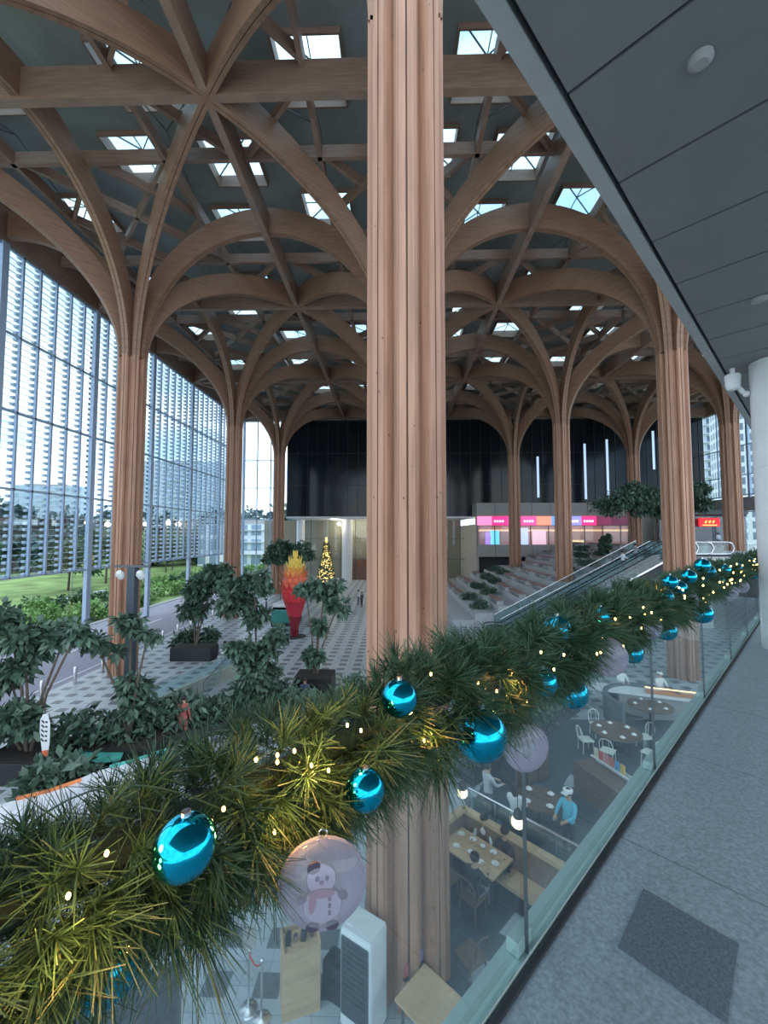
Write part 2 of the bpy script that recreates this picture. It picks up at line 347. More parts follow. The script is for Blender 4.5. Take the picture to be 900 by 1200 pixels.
# ------------------------------------------------------------------ roof bays
ZR=EYE+14.6*K
SK=[(.25,.60),(.75,.60),(.42,.88),(.05,.86),(.72,.08),(.34,.17)]
hs=.095; allx=[]
def left_of_walk(x,y,m=0): return (y-x)>P0*1.414-m
sky_proto=None
ordn=['first','second','third','fourth','fifth']
nb=0
for i in range(-1,4):
    for j in range(0,4):
        x0,y0=GX(i),GY(j)
        if not left_of_walk(x0,y0+S,-1): continue
        xa=max(x0,XL); xb=min(x0+S,XR); ya=y0; yb=min(y0+S,YB)
        if xb-xa<.5: continue
        cx,cy=x0+S/2,y0+S/2; nb+=1
        bay=thing('roof_bay','%s dark roof bay of timber beams, %s row from the camera%s'%({-1:'leftmost half',0:'left hand',1:'centre right',2:'right hand',3:'far right'}[i],ordn[j],''),'roof bay',(cx,cy,HN))
        # deck with openings for skylights
        xs={xa,xb}; ys={ya,yb}; holes=[]
        for (u,v) in SK:
            hx,hy=x0+u*S,y0+v*S; h=hs*S
            if hx-h<xa+.1 or hx+h>xb-.1: hx=min(max(hx,xa+h+.12),xb-h-.12)
            if hy+h>yb-.1 or hy-h<ya+.1: hy=min(max(hy,ya+h+.12),yb-h-.12)
            if xb-xa<S*.6 and (u,v) in((.25,.6),(.42,.88),(.05,.86),(.34,.17)) and i==-1: continue
            if yb-ya<S*.6 and v>.55: continue
            if any(abs(hx-q[0])<2*h and abs(hy-q[1])<2*h for q in holes): continue
            holes.append((hx,hy,h)); xs|={hx-h,hx+h}; ys|={hy-h,hy+h}
        xs=sorted(xs); ys=sorted(ys); d=MB()
        for a in range(len(xs)-1):
            for b in range(len(ys)-1):
                mx_,my_=(xs[a]+xs[a+1])/2,(ys[b]+ys[b+1])/2
                if any(abs(mx_-q[0])<q[2] and abs(my_-q[1])<q[2] for q in holes): continue
                d.b2((xs[a]-cx,ys[b]-cy,ZR-HN),(xs[a+1]-cx,ys[b+1]-cy,ZR-HN+.15))
        d.build('roof_deck',M['roof'],bay)
        def beam(p,q,w,z0_,z1_,nm='beam',mm='beam'):
            p=Vector(p);q=Vector(q); mid=(p+q)/2; w=w*K; z0_*=K; z1_*=K
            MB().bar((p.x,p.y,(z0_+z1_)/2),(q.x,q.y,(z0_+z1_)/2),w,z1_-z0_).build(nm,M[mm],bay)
        X0,X1,Y0,Y1=xa-cx,xb-cx,ya-cy,yb-cy
        full=(i>=0 and j<3)
        if X0<-.1 and X1>.1:
            pass
        # ridge beams through the node
        if i>=0 : beam((0,Y0,0),(0,min(0,Y1),0),.24,0,1.0,'ridge_beam')
        if i>=0 and Y1>1: beam((0,0,0),(0,Y1,0),.24,0,1.0,'ridge_beam')
        if Y1>=-.1 or True:
            if i>=0: beam((X0,0,0),(0,0,0),.24,0,1.0,'ridge_beam')
            beam((0 if i>=0 else X0,0,0),(X1,0,0),.24,0,1.0,'ridge_beam')
        # purlins at quarter lines
        for q in (-.25,.25):
            if q*S<Y1 : beam((X0,q*S,0),(X1,q*S,0),.16,.75,1.2,'purlin')
            if X0<q*S<X1: beam((q*S,Y0,0),(q*S,Y1,0),.16,.75,1.2,'purlin')
        # diagonal struts
        for sx,sy in ((1,1),(-1,1),(1,-1),(-1,-1)):
            if i==-1 and sx<0: continue
            if sy>0 and Y1<3: continue
            beam((sx*S/2,sy*S*.25,0),(sx*S*.25,sy*S/2,0),.13,.8,1.15,'strut')
            beam((sx*S*.25,sy*.3,0),(sx*.3,sy*S*.25,0),.13,.8,1.15,'strut')
            beam((sx*S*.25,sy*S*.25,0),(sx*S*.5,sy*S*.5,0),.13,.9,1.25,'strut')
            MB().tube([(sx*.3,sy*.3,1.6),(sx*S*.25,sy*S*.25,2.8)],.025,6).tube([(sx*S*.25,sy*.2,1.6),(sx*S*.25,sy*S*.25,2.8),(sx*S*.25,sy*S*.5,1.7)],.025,6).build('tie_rod',M['steel'],bay)
        for kk,(hx,hy,h) in enumerate(holes):
            if sky_proto is None:
                s_=thing('skylight','x','skylight',(hx,hy,ZR-.25),0,'square skylights between the roof beams')
                m_=MB()
                for a in (-1,1):
                    m_.box((a*(h-.03),0,.3),(.08,2*h,.7)).box((0,a*(h-.03),.3),(2*h,.08,.7))
                m_.build('frame',M['beam'],s_)
                MB().bar((-h,-h,.6),(h,h,.6),.06).bar((-h,h,.6),(0,0,.6),.05).box((0,0,.6),(.05,2*h,.05)).build('glazing_bar',M['steel'],s_)
                MB().box((0,0,.62),(2*h-.04,2*h-.04,.02)).build('glass',M['skyglass'],s_)
                sky_proto=s_; o=s_
            else: o=copy_tree(sky_proto,None,(hx,hy,ZR-.25),R.choice((0,PI/2,PI)))
            o['label']='square timber framed skylight in a roof bay of the canopy'
# ------------------------------------------------------------------ left facade
wn=1
def facade_bay(p0,p1,ztop,zbot,trans,nv,louvre,post_z0,mats=('frame','pane','louvre'),pw=.34):
    global wn
    p0=Vector(p0);p1=Vector(p1); L=(p1-p0).length; a=math.atan2(p1.y-p0.y,p1.x-p0.x)
    w=thing('window_%d'%wn,None,None,(p0.x,p0.y,0),a); w['kind']='structure'; wn+=1
    m=MB()
    if pw: m.box((0,0,(ztop+post_z0)/2),(pw,.3,ztop-post_z0))
    for z in trans: m.box((L/2,0,z),(L,.16,.12))
    for k in range(1,nv): m.box((L*k/nv,0,(ztop+zbot)/2),(.14,.16,ztop-zbot))
    m.build('window_frame',M[mats[0]],w)
    MB().box((L/2,.0,(ztop+zbot)/2),(L,.015,ztop-zbot)).build('window_pane',M[mats[1]],w)
    if louvre:
        m=MB(); z=zbot+.15
        while z<ztop:
            m.box((L/2,.22*louvre,z),(L,.10,.012),0,0,Matrix.Rotation(.1*louvre,3,'X'))
            for k in range(0,nv+1): m.box((L*k/nv,.22*louvre,z-.02),(.32,.24,.17))
            z+=.42
        m.build('window_louvres',M[mats[2]],w)
TR=[EYE+12.3*K,EYE+8.65*K,EYE+5.3*K,EYE+1.95*K,EYE-1.9*K]
for k in range(6):
    y=GY(.5)+k*S/2
    facade_bay((XL-.3,y,0),(XL-.3,min(y+S/2,YB),0),EYE+12.4*K,EYE-1.9*K,TR,6,1,0,pw=.45)
# edge beam above left facade + spandrel
struct(MB().b2((XL-.5,GY(0),EYE+12.4*K),(XL-.1,YB,EYE+14.8*K)).build('wall_left',M['beam']))
# back-left glazing
facade_bay((XL,YB,0),(-11.9*K,YB,0),EYE+12.4*K,.2,[EYE+12.3*K,EYE+8*K,EYE+5*K,EYE+1.6*K,EYE-2.5,.3],3,0,0)
struct(MB().b2((XL-.3,YB,EYE+12.4*K),(XR,YB+.3,EYE+14.8*K)).build('wall_back_beam',M['roof']))
# right facade
for k in range(3):
    y=GY(2)+k*S/2+.6
    facade_bay((XR,y,0),(XR,min(y+S/2,YB),0),EYE+12.4*K,EYE+3.6*K,[EYE+12.3*K,EYE+8.4*K,EYE+5.6*K,EYE+3.7*K],3,0,EYE+3.4*K)
struct(MB().b2((XR,26,EYE+2.2*K),(XR+.4,YB,EYE+3.5*K)).build('wall_right',M['beige']))
struct(MB().b2((XR,26,EYE+12.4*K),(XR+.4,YB,EYE+14.8*K)).build('wall_right_top',M['beam']))
struct(MB().b2((XR,10,0),(XR+.4,YB,FZ)).build('wall_right_lower',M['beige']))
facade_bay((XR,36,0),(XR,YB,0),EYE+2.2*K,FZ,[EYE+2.1*K,FZ+.1],5,0,FZ)
# ------------------------------------------------------------------ dark box at back
BZ=EYE+2.5
bx=thing('upper_storey_box','near black glazed upper storey box hung across the back of the hall','building volume',(0,YB,BZ))
X0b,X1b=-11.6*K,XR-.1
MB().b2((X0b,0,.25),(X1b,12,EYE+12.4*K-BZ)).build('glass_wall',M['darkglass'],bx)
m=MB(); x=X0b
while x<X1b: m.b2((x,-.08,.25),(x+.06,0,15.5)); x+=1.6
for z in (.3,5.2,10.2,15.3): m.b2((X0b,-.06,z),(X1b,0,z+.05))
m.build('mullion',M['black'],bx)['kind']='stuff'
MB().b2((X0b,-.25,0),(12.2,12,.25)).build('soffit_slab',M['white'],bx)
strip=emis('pale blue painted reflection',(.45,.6,.8),.9)  # window reflections on the dark glass, painted as glowing bars
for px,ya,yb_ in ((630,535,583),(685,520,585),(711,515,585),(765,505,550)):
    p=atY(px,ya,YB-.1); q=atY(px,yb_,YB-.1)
    MB().b2((p.x-.17,-.12,q.z-BZ),(p.x+.17,-.07,p.z-BZ)).build('painted_reflection',strip,bx)
# lobby under the box
struct(MB().b2((-24,76,0),(12.2,76.3,BZ)).build('wall_lobby',col('olive tan lobby wall',(.22,.205,.15),rough=.5)))
struct(MB().b2((12.2,YB-3,0),(12.5,76,BZ-1)).build('wall_lobby_side',M['beige']))
m=MB(); x=-17.2
while x<12: m.b2((x,72,0),(x+.12,72.15,BZ)); x+=2.6
for z in (3.6,7.2): m.b2((-17.2,72,z),(12.2,72.1,z+.1))
w=thing('window_%d'%wn,None,None,(0,0,0)); wn+=1; w['kind']='structure'
m.build('window_frame',M['steel'],w); MB().b2((-17.2,72.05,0),(12.2,72.07,BZ)).build('window_pane',M['pane'],w)
c=at(407,681,0); 
tag(MB().lathe([(.9,0),(.9,BZ-.01)],24).build('lobby_column',M['white'],smooth=True,loc=(c.x,min(c.y,70.5),0)),'white round column in front of the lobby glass left of the timber post','column')
c=at(352,681,0)
tag(MB().lathe([(.7,0),(.7,BZ-.01)],24).build('lobby_column',M['white'],smooth=True,loc=(c.x,min(c.y,70.5),0)),'pale round column behind the flame sculpture trees','column')
tag(MB().b2((-9,73,0),(-1,74,3.6)).build('lobby_counter',woodmat('red brown lobby panelling',(.25,.09,.05),knots=False)),'red brown panelled lobby desk behind the white column','counter')
# ------------------------------------------------------------------ pink shop on the back right
SY=61.0; SX0=12.1; SX1=36.0; SB=EYE-3.3
sh=thing('shop_unit','grey clad shop box with glowing pink banner above its lit windows','shop',(SX0,SY,SB))
def L(a,b): return ((a[0]-SX0,a[1]-SY,a[2]-SB),(b[0]-SX0,b[1]-SY,b[2]-SB))
m=MB(); m.b2(*L((SX0,SY,EYE+2.65),(SX1,YB-.3,EYE+4.6))); m.b2(*L((SX0,SY,SB),(SX1,YB-.3,FZ))); m.b2(*L((SX1,SY,SB),(XR-1,YB-.3,EYE+3.4)))
m.build('cladding',M['beige'],sh)
m=MB()
for k in range(9):
    x=SX0+k*2.7; m.b2(*L((x,SY-.03,EYE+2.65),(x+.04,SY,EYE+4.6))).b2(*L((x,SY-.03,SB),(x+.04,SY,FZ)))
m.build('panel_joint',M['dark'],sh)
MB().b2(*L((SX0+.4,YB-.6,FZ),(SX1,YB-.4,EYE+2.65))).build('interior_wall',emis('warm lit shop interior',(.36,.22,.20),.45),sh)
MB().b2(*L((SX0+.4,YB-1.4,FZ+2.0),(SX1,YB-.7,FZ+2.25))).build('light_cove',emis('warm light cove',(.9,.6,.35),.9),sh)
MB().b2(*L((SX0+.05,SY,FZ),(SX1,SY+.02,EYE+2.65))).build('shop_glass',M['pane'],sh)
m=MB()
for k in range(10): 
    x=SX0+k*2.6; m.b2(*L((x,SY-.07,FZ),(x+.13,SY,EYE+2.6)))
m.b2(*L((SX0,SY-.07,EYE+1.2),(SX1,SY,EYE+1.3))); m.build('window_mullion',M['steel'],sh)
bc=[(.9,.25,.5),(.95,.04,.25),(.95,.05,.28),(1,.1,.35),(.95,.3,.2),(.15,.35,.9),(.3,.3,.85),(.95,.04,.22),(.3,.05,.12),(.18,.04,.09),(.15,.04,.08)]
n=len(bc); xw=(SX1-SX0-.1)/n
for k,cc_ in enumerate(bc):
    MB().b2(*L((SX0+.1+k*xw,SY-.12,EYE+1.3),(SX0+.1+(k+1)*xw-.03,SY-.07,EYE+2.62))).build('banner_panel',emis('banner %d'%k,cc_,1.1 if k<8 else .5),sh)
m=MB()
for k in (1,2,3,6,7):
    for q in range(4): m.b2(*L((SX0+.4+k*xw+q*.38,SY-.15,EYE+1.75),(SX0+.65+k*xw+q*.38,SY-.12,EYE+2.05)))
m.build('banner_lettering',emis('white banner lettering',(1,.8,.9),1.4),sh)
# things shown in shop
for px,w_,h_,c_,nm in ((573,.7,1.4,(.5,.3,.9),'purple lit display'),(580,.9,1.6,(.2,.8,1.),'cyan lit display'),(614,.9,1.9,(.6,.7,1.),'pale blue poster'),(632,1.4,1.6,(.9,.55,.6),'portrait poster'),(676,1.4,.5,(1.,.75,.4),'warm lit shelf')):
    p=atY(px,638,62.5); w_*=1.45; h_*=1.3
    tag(MB().box((0,0,h_/2),(w_,.12,h_)).box((0,-.07,h_*.55),(w_*.6,.02,h_*.25)).build('shop_display',[emis(nm,c_,.9)],loc=(p.x,62.5,FZ+.02)),nm+' standing inside the pink shop window','display')
# dark recess below shop
struct(MB().b2((12.6,63,0),(SX1,63.6,SB)).build('wall_recess',M['dark']))
# red sign and shop front at right
p=atY(831,612,57)
sg=thing('red_sign','red illuminated shop sign with yellow characters at right','sign',(p.x,57,p.z))
MB().box((0,0,0),(2.7,.2,1.15)).build('sign_box',emis('red sign face',(.85,.02,.03),1.3),sg)
m=MB()
for k in range(3):
    x=-.5+k*.5
    m.box((x,-.12,.1),(.3,.03,.05)).box((x,-.12,.02),(.05,.03,.3)).box((x-.1,-.12,-.06),(.16,.03,.04),0).box((x+.1,-.12,.2),(.05,.03,.12))
m.box((0,-.12,-.4),(1.9,.03,.09)); m.build('sign_lettering',emis('yellow sign lettering',(1,.75,.15),2),sg)
rs=thing('dark_shop_unit','dark shop unit with mauve glass below the red sign','shop',(p.x,58,FZ))
MB().b2((-6,.3,0),(6,.6,4.3)).build('shop_back',col('dark mauve shop interior',(.06,.05,.06)),rs); MB().b2((-6,0,0),(6,.02,4)).build('shop_glass',M['pane'],rs)
MB().b2((-6,-.1,4.3),(6,.6,4.9)).b2((-2,-.05,0),(-1.9,.05,3)).b2((1.2,-.05,0),(1.3,.05,3)).build('shop_frame',M['steel'],rs)
# ------------------------------------------------------------------ stepped terrace, platform, stairs, escalators
NT=11; TX0=5.0; TP=2.0; RZ=FZ/NT; TY0,TY1=36.3,60.5; EX0,EX1=8.6,20.8
m=MB()
for k in range(NT): m.b2((TX0+k*TP,TY0,k*RZ),(TX0+NT*TP+.2,TY1,(k+1)*RZ))
struct(m.build('floor_terrace',M['stone']))
struct(MB().b2((TX0+NT*TP,28.5,FZ-.5),(XR,YB,FZ)).b2((EX1,28.5,FZ-.5),(TX0+NT*TP,TY0,FZ-.001)).b2((EX1+1,TY0-1,0),(EX1+1.3,TY0,FZ-.5)).build('floor_upper',M['stone']))
woodb=woodmat('reddish bench timber',(.24,.155,.12),axis=0,knots=False)
bench=thing('terrace_bench','x','bench',(0,0,0),0,'timber benches along the terrace steps')
MB().box((0,0,.42),(.6,3.6,.07)).build('seat',woodb,bench); MB().box((.2,0,.2),(.1,3.4,.4)).box((-.05,-1.5,.2),(.4,.1,.4)).box((-.05,1.5,.2),(.4,.1,.4)).build('bench_base',M['stone'],bench)
def leaves(n,c,rad,Ln,Wd,droop=.3,shell=.45):
    p=NR.normal(size=(n,3)); p/=np.linalg.norm(p,axis=1)[:,None]; r=(shell+(1-shell)*NR.rand(n)**.7)[:,None]
    lump=1+.22*np.sin(p[:,:1]*5+c[0])*np.cos(p[:,1:2]*6+c[1])
    pos=np.array(c)+p*r*lump*np.array(rad)
    d=p+NR.normal(size=(n,3))*.6; d[:,2]-=droop; d/=np.linalg.norm(d,axis=1)[:,None]
    return leafgeo(pos,d,Ln*(.6+.8*NR.rand(n)),Wd)
def leafgeo(pos,d,Ls,Wd):
    n=len(pos); up=NR.normal(size=(n,3))*.5+np.array([0,0,1.]); s=np.cross(d,up); s/=np.linalg.norm(s,axis=1)[:,None]+1e-9
    L_=Ls[:,None]; w=Wd*(L_/Ls.mean())
    mid=pos+d*L_*.5; tip=pos+d*L_; tip[:,2]-=.12*Ls
    v=np.stack([pos,mid+s*w,tip,mid-s*w],1).reshape(-1,3); q=np.arange(4*n).reshape(n,4); return v,q
def join(gs):
    vs=[];qs=[];b=0
    for v,q in gs: vs.append(v); qs.append(q+b); b+=len(v)
    return np.concatenate(vs),np.concatenate(qs)
def plant(name,label,catg,loc,crowns,trunk=None,leafm='leaf',Ln=.3,Wd=.07,n=900,group=None,pot=None,droop=.3,rz=0):
    t=thing(name,label,catg,loc,rz,group)
    gs=[]
    crowns=[(c[0],c[1],c[2] if len(c)>2 else 1) for c in crowns]
    for c,rd,wt in crowns:
        ns=6
        for q in range(ns):
            a=R.random()*6.28; e=R.uniform(-.6,.7); rr=R.uniform(.35,.8); k_=R.uniform(.4,.62)
            cc2=(c[0]+rd[0]*rr*math.cos(a),c[1]+rd[1]*rr*math.sin(a),c[2]+rd[2]*e)
            gs.append(leaves(max(10,int(1.55*n*wt/ns)),cc2,tuple(x*k_ for x in rd),Ln,Wd,droop,.15))
    nmesh('foliage',*join(gs),M[leafm],t)
    if trunk:
        m=MB()
        for tr in trunk: m.tube(tr[0],[tr[1]*(1-.5*k/(len(tr[0])-1)) for k in range(len(tr[0]))],8)
        m.build('trunk',M['bark'],t,True)
    if pot:
        sx,sy,h=pot
        pt=MB().box((0,0,h/2),(sx,sy,h)).build('planter',M['black'],t,bev=.02); MB().box((0,0,h+.005),(sx-.1,sy-.1,.03)).build('soil',M['soil'],pt)
    return t
shrub=plant('terrace_shrub','x','shrub',(0,0,0),[((0,0,.35),(.8,.8,.45)),((.3,.4,.5),(.5,.5,.35),.6)],[([(0,0,0),(0,0,.4)],.04)],'leaf',.22,.05,420,'low shrubs planted among the terrace steps')
fb=True; fs=True
lit=['near edge','middle','far edge']
spot=0
for k in range(1,NT):
    for q in range(5):
        y=TY0+2.5+q*4.7; x=TX0+k*TP+.35; z=(k+1)*RZ
        if abs(y-GY(2))<2.7 and abs(x-GX(2))<1.3 or abs(y-GY(3))<2.7 and abs(x-GX(2))<1.3: continue
        if (k*3+q*2)%5 in (0,3) and k<10:
            o=shrub if fs else copy_tree(shrub); fs=False; o.location=(x+.4,y,z); o.rotation_euler.z=R.random()*6
            o['label']='low dark green shrub growing on a step of the stone terrace'
        else:
            o=bench if fb else copy_tree(bench); fb=False; o.location=(x,y,z); o['label']='reddish timber bench along a stone terrace step'
# stair
mst=MB(); ns=38; sx0=EX0; run=(EX1-EX0)/ns
for k in range(ns): mst.b2((sx0+k*run,34.2,max(0,(k)*FZ/ns-.3)),(sx0+(k+1)*run+.01,36.2,(k+1)*FZ/ns))
st=tag(mst.build('staircase',M['stone']),'long pale stone staircase climbing beside the terrace','staircase')
def glass_rail(name,label,p,q,h=1.0,catg='railing',n=6):
    p=Vector(p);q=Vector(q); t=thing(name,label,catg,p); d=q-p
    mm=MB()
    mm.add([(0,0,.05),tuple(d+Vector((0,0,.05))),tuple(d+Vector((0,0,h))),(0,0,h),(0,.015,.05),tuple(d+Vector((0,.015,.05))),tuple(d+Vector((0,.015,h))),(0,.015,h)],[(0,1,2,3),(7,6,5,4),(0,3,7,4),(1,5,6,2),(3,2,6,7)])
    mm.build('glass_infill',M['para'],t)
    MB().tube([(0,0,h),tuple(d+Vector((0,0,h)))],.03,8).build('handrail',M['silver'],t,True)
    for k in range(n+1): MB().tube([d*k/n,d*k/n+Vector((0,0,h))],.02,6).build('post',M['silver'],t)
    return t
glass_rail('glass_railing','glass railing with steel handrail between terrace and staircase',(EX0,36.15,.1),(EX1,36.15,FZ))
glass_rail('glass_railing','glass railing on the escalator side of the staircase',(EX0,34.15,.1),(EX1,34.15,FZ))
def escalator(y,lab):
    x0,x1=EX0,EX1-.2
    e=thing('escalator',lab,'escalator',(x0,y,0)); w=x1-x0
    path=[(-1.2,0,0),(0,0,0),(w,0,FZ),(w+1.4,0,FZ)]
    for s in (-.55,.55):
        v=[];
        MB().add([(a,s-.03,z) for a,_,z in path]+[(a,s-.03,z+.95) for a,_,z in path]+[(a,s+.0,z) for a,_,z in path]+[(a,s+.0,z+.95) for a,_,z in path],
          [(0,1,5,4),(1,2,6,5),(2,3,7,6),(8,12,13,9),(9,13,14,10),(10,14,15,11)]).build('side_glass',M['para'],e)
        pts=[(-1.2,s,.1),(-1.5,s,.3),(-1.55,s,.6),(-1.45,s,.9),(-1.1,s,1.0),(0,s,1.0),(w,s,FZ+1),(w+1.1,s,FZ+1),(w+1.45,s,FZ+.9),(w+1.55,s,FZ+.6),(w+1.5,s,FZ+.3),(w+1.2,s,FZ+.1)]
        MB().tube(pts,.045,8).build('handrail',M['black'],e,True)
        MB().bar((0,s,.05),(w,s,FZ+.05),.16,.12).build('skirt',M['silver'],e)
    m=MB(); n_=40
    for k in range(n_): m.b2((w*k/n_,-.45,FZ*k/n_-.15),(w*(k+1)/n_,.45,FZ*(k+1)/n_-.02))
    m.b2((-1.2,-.5,0),(0,.5,.02)).b2((w,-.5,FZ-.2),(w+1.4,.5,FZ+.01))
    m.build('steps',col('grey escalator steps',(.16,.17,.18),metal=.5,rough=.4),e)
    MB().bar((0,0,-.45),(w,0,FZ-.45),1.15,.55).build('truss',M['dark'],e)
    return e
escalator(33.0,'escalator next to the stone staircase'); escalator(31.3,'nearer escalator behind the large right hand timber column'); 
glass_rail('glass_railing','glass railing along the upper landing edge near the rightmost column',(24,28.7,FZ),(40,28.7,FZ),1.05)
# trees on landing
c=atY(722,640,31)
for k,(px,py,rx,nm) in enumerate(((735,588,2.0,'broad flat crowned tree behind the terrace, left of the large right column'),(765,592,1.6,'airy tree beside the large right column on the upper landing'),(706,648,.5,'low bushy plant by the escalator landing'),(808,585,1.3,'tree crown just right of the large right column'))):
    c=atY(px,py,44+k*1.1); rx*=1.4; z0=FZ
    plant('landing_tree' if k!=2 else 'landing_bush',nm,'tree' if k!=2 else 'shrub',(c.x,c.y,z0),[((0,0,c.z-z0),(rx,rx,1.4)),((rx*.4,0,c.z-z0+1.1),(rx*.6,rx*.6,.8),.6),((-rx*.5,.2,c.z-z0-.3),(rx*.6,rx*.5,.4),.4)],[([(0,0,0),(.1,0,(c.z-z0)*.5),(-.1,0,c.z-z0)],.07),([(.05,0,.3),(rx*.3,0,(c.z-z0)*.8)],.05)],'leaf',.34,.085,2200)
for k,px in enumerate((806,824,848)):
    c=at(px,652,FZ); t=thing('escalator_end',['left','middle','right'][k]+' curved escalator handrail end on the landing below the red sign','escalator',c)
    MB().tube([(-1.6,0,.15),(.3,0,.15),(.6,0,.25),(.75,0,.55),(.6,0,.9),(.3,0,1.0),(-1.6,0,1.0)],.06,8).build('handrail',M['silver'],t,True); MB().box((-.6,0,.55),(1.9,.03,.8)).build('side_glass',M['para'],t); MB().box((-.6,0,.06),(2.2,.2,.12)).build('skirt',M['dark'],t)
# ------------------------------------------------------------------ people
def person(label,loc,rz=0,pose='stand',shirt=(.5,.5,.5),pants=(.05,.05,.06),hair='short',sc=1.,cap=None,apron=None,arms='down',lean=0,shorts=False,dress=False):
    t=thing('person',label,'person',loc,rz); t.scale=(sc,sc,sc)
    st=pose=='stand'; hz=.92 if st else .47
    f=lean
    J={}; E=[]
    def j(n,p,r): J[n]=(Vector(p),r)
    j('pel',(0,0,hz),.135); j('waist',(0,.02+f*.3,hz+.17),.125); j('chest',(0,.0+f*.7,hz+.36),.15); j('nb',(0,f,hz+.50),.07); j('hb',(0,f+.02,hz+.58),.06)
    j('h1',(0,f+.03,hz+.66),.092); j('h2',(0,f+.02,hz+.74),.085)
    E+=[('pel','waist'),('waist','chest'),('chest','nb'),('nb','hb'),('hb','h1'),('h1','h2')]
    for s,a in ((-1,'l'),(1,'r')):
        j('s'+a,(s*.175,f*.9,hz+.45),.062)
        if arms=='down': el=(s*.23,-.02+f*.5,hz+.18); wr=(s*.24,.08+f*.4,hz-.06)
        elif arms=='table': el=(s*.24,.08+f,hz+.2); wr=(s*.12,.34+f,hz+.27)
        elif arms=='lap': el=(s*.24,.04+f*.7,hz+.2); wr=(s*.1,.25,hz+.12)
        else: el=(s*.22,.14+f,hz+.24); wr=(s*.14,.36+f,hz+.2)
        j('e'+a,el,.045); j('w'+a,wr,.032)
        d=(Vector(wr)-Vector(el)).normalized(); j('p'+a,Vector(wr)+d*.07,.035)
        E+=[('chest','s'+a),('s'+a,'e'+a),('e'+a,'w'+a),('w'+a,'p'+a)]
        if st: hp=(s*.09,0,hz-.05); kn=(s*.1,.03,.5); an=(s*.1,0,.09); to=(s*.11,.15,.045)
        else: hp=(s*.09,.05,hz-.01); kn=(s*.12,.46,hz+.03); an=(s*.12,.44,.09); to=(s*.12,.6,.045)
        j('hp'+a,hp,.095); j('k'+a,kn,.065); j('a'+a,an,.045); j('t'+a,to,.04)
        E+=[('pel','hp'+a),('hp'+a,'k'+a),('k'+a,'a'+a),('a'+a,'t'+a)]
    names=list(J); me=bpy.data.meshes.new('body'); me.from_pydata([J[n][0] for n in names],[(names.index(a),names.index(b)) for a,b in E],[])
    o=bpy.data.objects.new('tmp',me); C.objects.link(o)
    o.modifiers.new('s','SKIN')
    for k,n in enumerate(names):
        sv=me.skin_vertices[0].data[k]; sv.radius=(J[n][1],J[n][1]*(.8 if n in('chest','waist','pel') else 1)); sv.use_root=(n=='pel')
    ss=o.modifiers.new('u','SUBSURF'); ss.levels=2; ss.render_levels=2
    dg=bpy.context.evaluated_depsgraph_get(); me2=bpy.data.meshes.new_from_object(o.evaluated_get(dg))
    C.objects.unlink(o); bpy.data.objects.remove(o)
    def cm(kind,c): return col('%s cloth %.2f %.2f %.2f'%(kind,*c),c,rough=.85,var=.12,scale=20)
    # fingers appended to the same mesh
    mb=MB(); mb.v=[tuple(v.co) for v in me2.vertices]; mb.f=[tuple(p.vertices) for p in me2.polygons]; mb.m=[]
    W=[J['w'+a][0] for a in 'lr']
    for p in me2.polygons:
        c=p.center; z=c.z; mi=0
        near=min((c-w).length for w in W)
        if z<.1 and (st or c.y>.3): mi=3
        elif near<.05 or (c-J['pl'][0]).length<.07 or (c-J['pr'][0]).length<.07: mi=0
        elif z>hz+.515: mi=0
        elif z>hz+.02 and (st or c.y<.22 or z>hz+.13): mi=1
        elif shorts and z<.55: mi=0
        else: mi=1 if dress and z>.45 else 2
        mb.m.append(mi)
    for a,s in(('l',-1),('r',1)):
        w,p_=J['w'+a][0],J['p'+a][0]; d=(p_-w).normalized(); sd=Vector((1,0,0)); sd=(sd-d*sd.dot(d)).normalized(); dn=d.cross(sd)*(-1 if d.cross(sd).z>0 else 1)
        for q,(off,ln) in enumerate(((-.028,.06),(-.01,.07),(.01,.068),(.028,.052))):
            b=p_+sd*off; mb.tube([b,b+d*(.02+ln*.55),b+d*(.02+ln*.85)+dn*ln*.4],[.009,.008,.006],6,0)
        b=w+d*.03+sd*(-s)*.03; mb.tube([b,b+d*.03-sd*s*.025,b+d*.06-sd*s*.028+dn*.01],[.011,.01,.007],6,0)
    # nose, ears
    H=J['h1'][0]
    mb.ball(H+Vector((0,.095,.0)),.016,8,(1,1,1.4),0)
    for s in(-1,1): mb.ball(H+Vector((s*.088,0,.0)),.02,8,(.5,.9,1.4),0)
    body=mb.build('body',[M['skin'],cm('shirt',shirt),cm('trouser',pants),col('dark shoe',(.03,.03,.03))],t,True)
    e=MB()
    for s in(-1,1): e.ball(H+Vector((s*.033,.084,.02)),.01,8)
    e.box(H+Vector((0,.086,-.04)),(.045,.012,.008)); e.build('eyes_and_mouth',M['black'],t)
    hm=MB(); hm.ball(H+Vector((0,-.018,.045)),.105,14,(.98,1.0,.95))
    if hair=='long': hm.ball(H+Vector((0,-.07,-.06)),.085,12,(1.05,.6,1.7))
    if hair=='bun': hm.ball(H+Vector((0,-.09,.1)),.045,10)
    hm.build('hair',M['hair'] if not cap else cm('cap',(.03,.03,.03)),t,True)
    if cap:
        MB().lathe([(.112,0),(.115,.03),(.12,.06),(.1,.075),(0,.08)],16,H+Vector((0,-.01,.05))).box(H+Vector((0,.13,.06)),(.15,.12,.012)).build('cap',cm('cap',cap),t,True)
    if apron:
        MB().add([(-.15,.15,hz+.38),(.15,.15,hz+.38),(.2,.17,hz-.3),(-.2,.17,hz-.3),(-.15,.135,hz+.38),(.15,.135,hz+.38),(.2,.15,hz-.3),(-.2,.15,hz-.3)],[(0,1,2,3),(7,6,5,4),(0,3,7,4),(1,5,6,2),(0,4,5,1),(3,2,6,7)]).build('apron',cm('apron',apron),t)
    return t
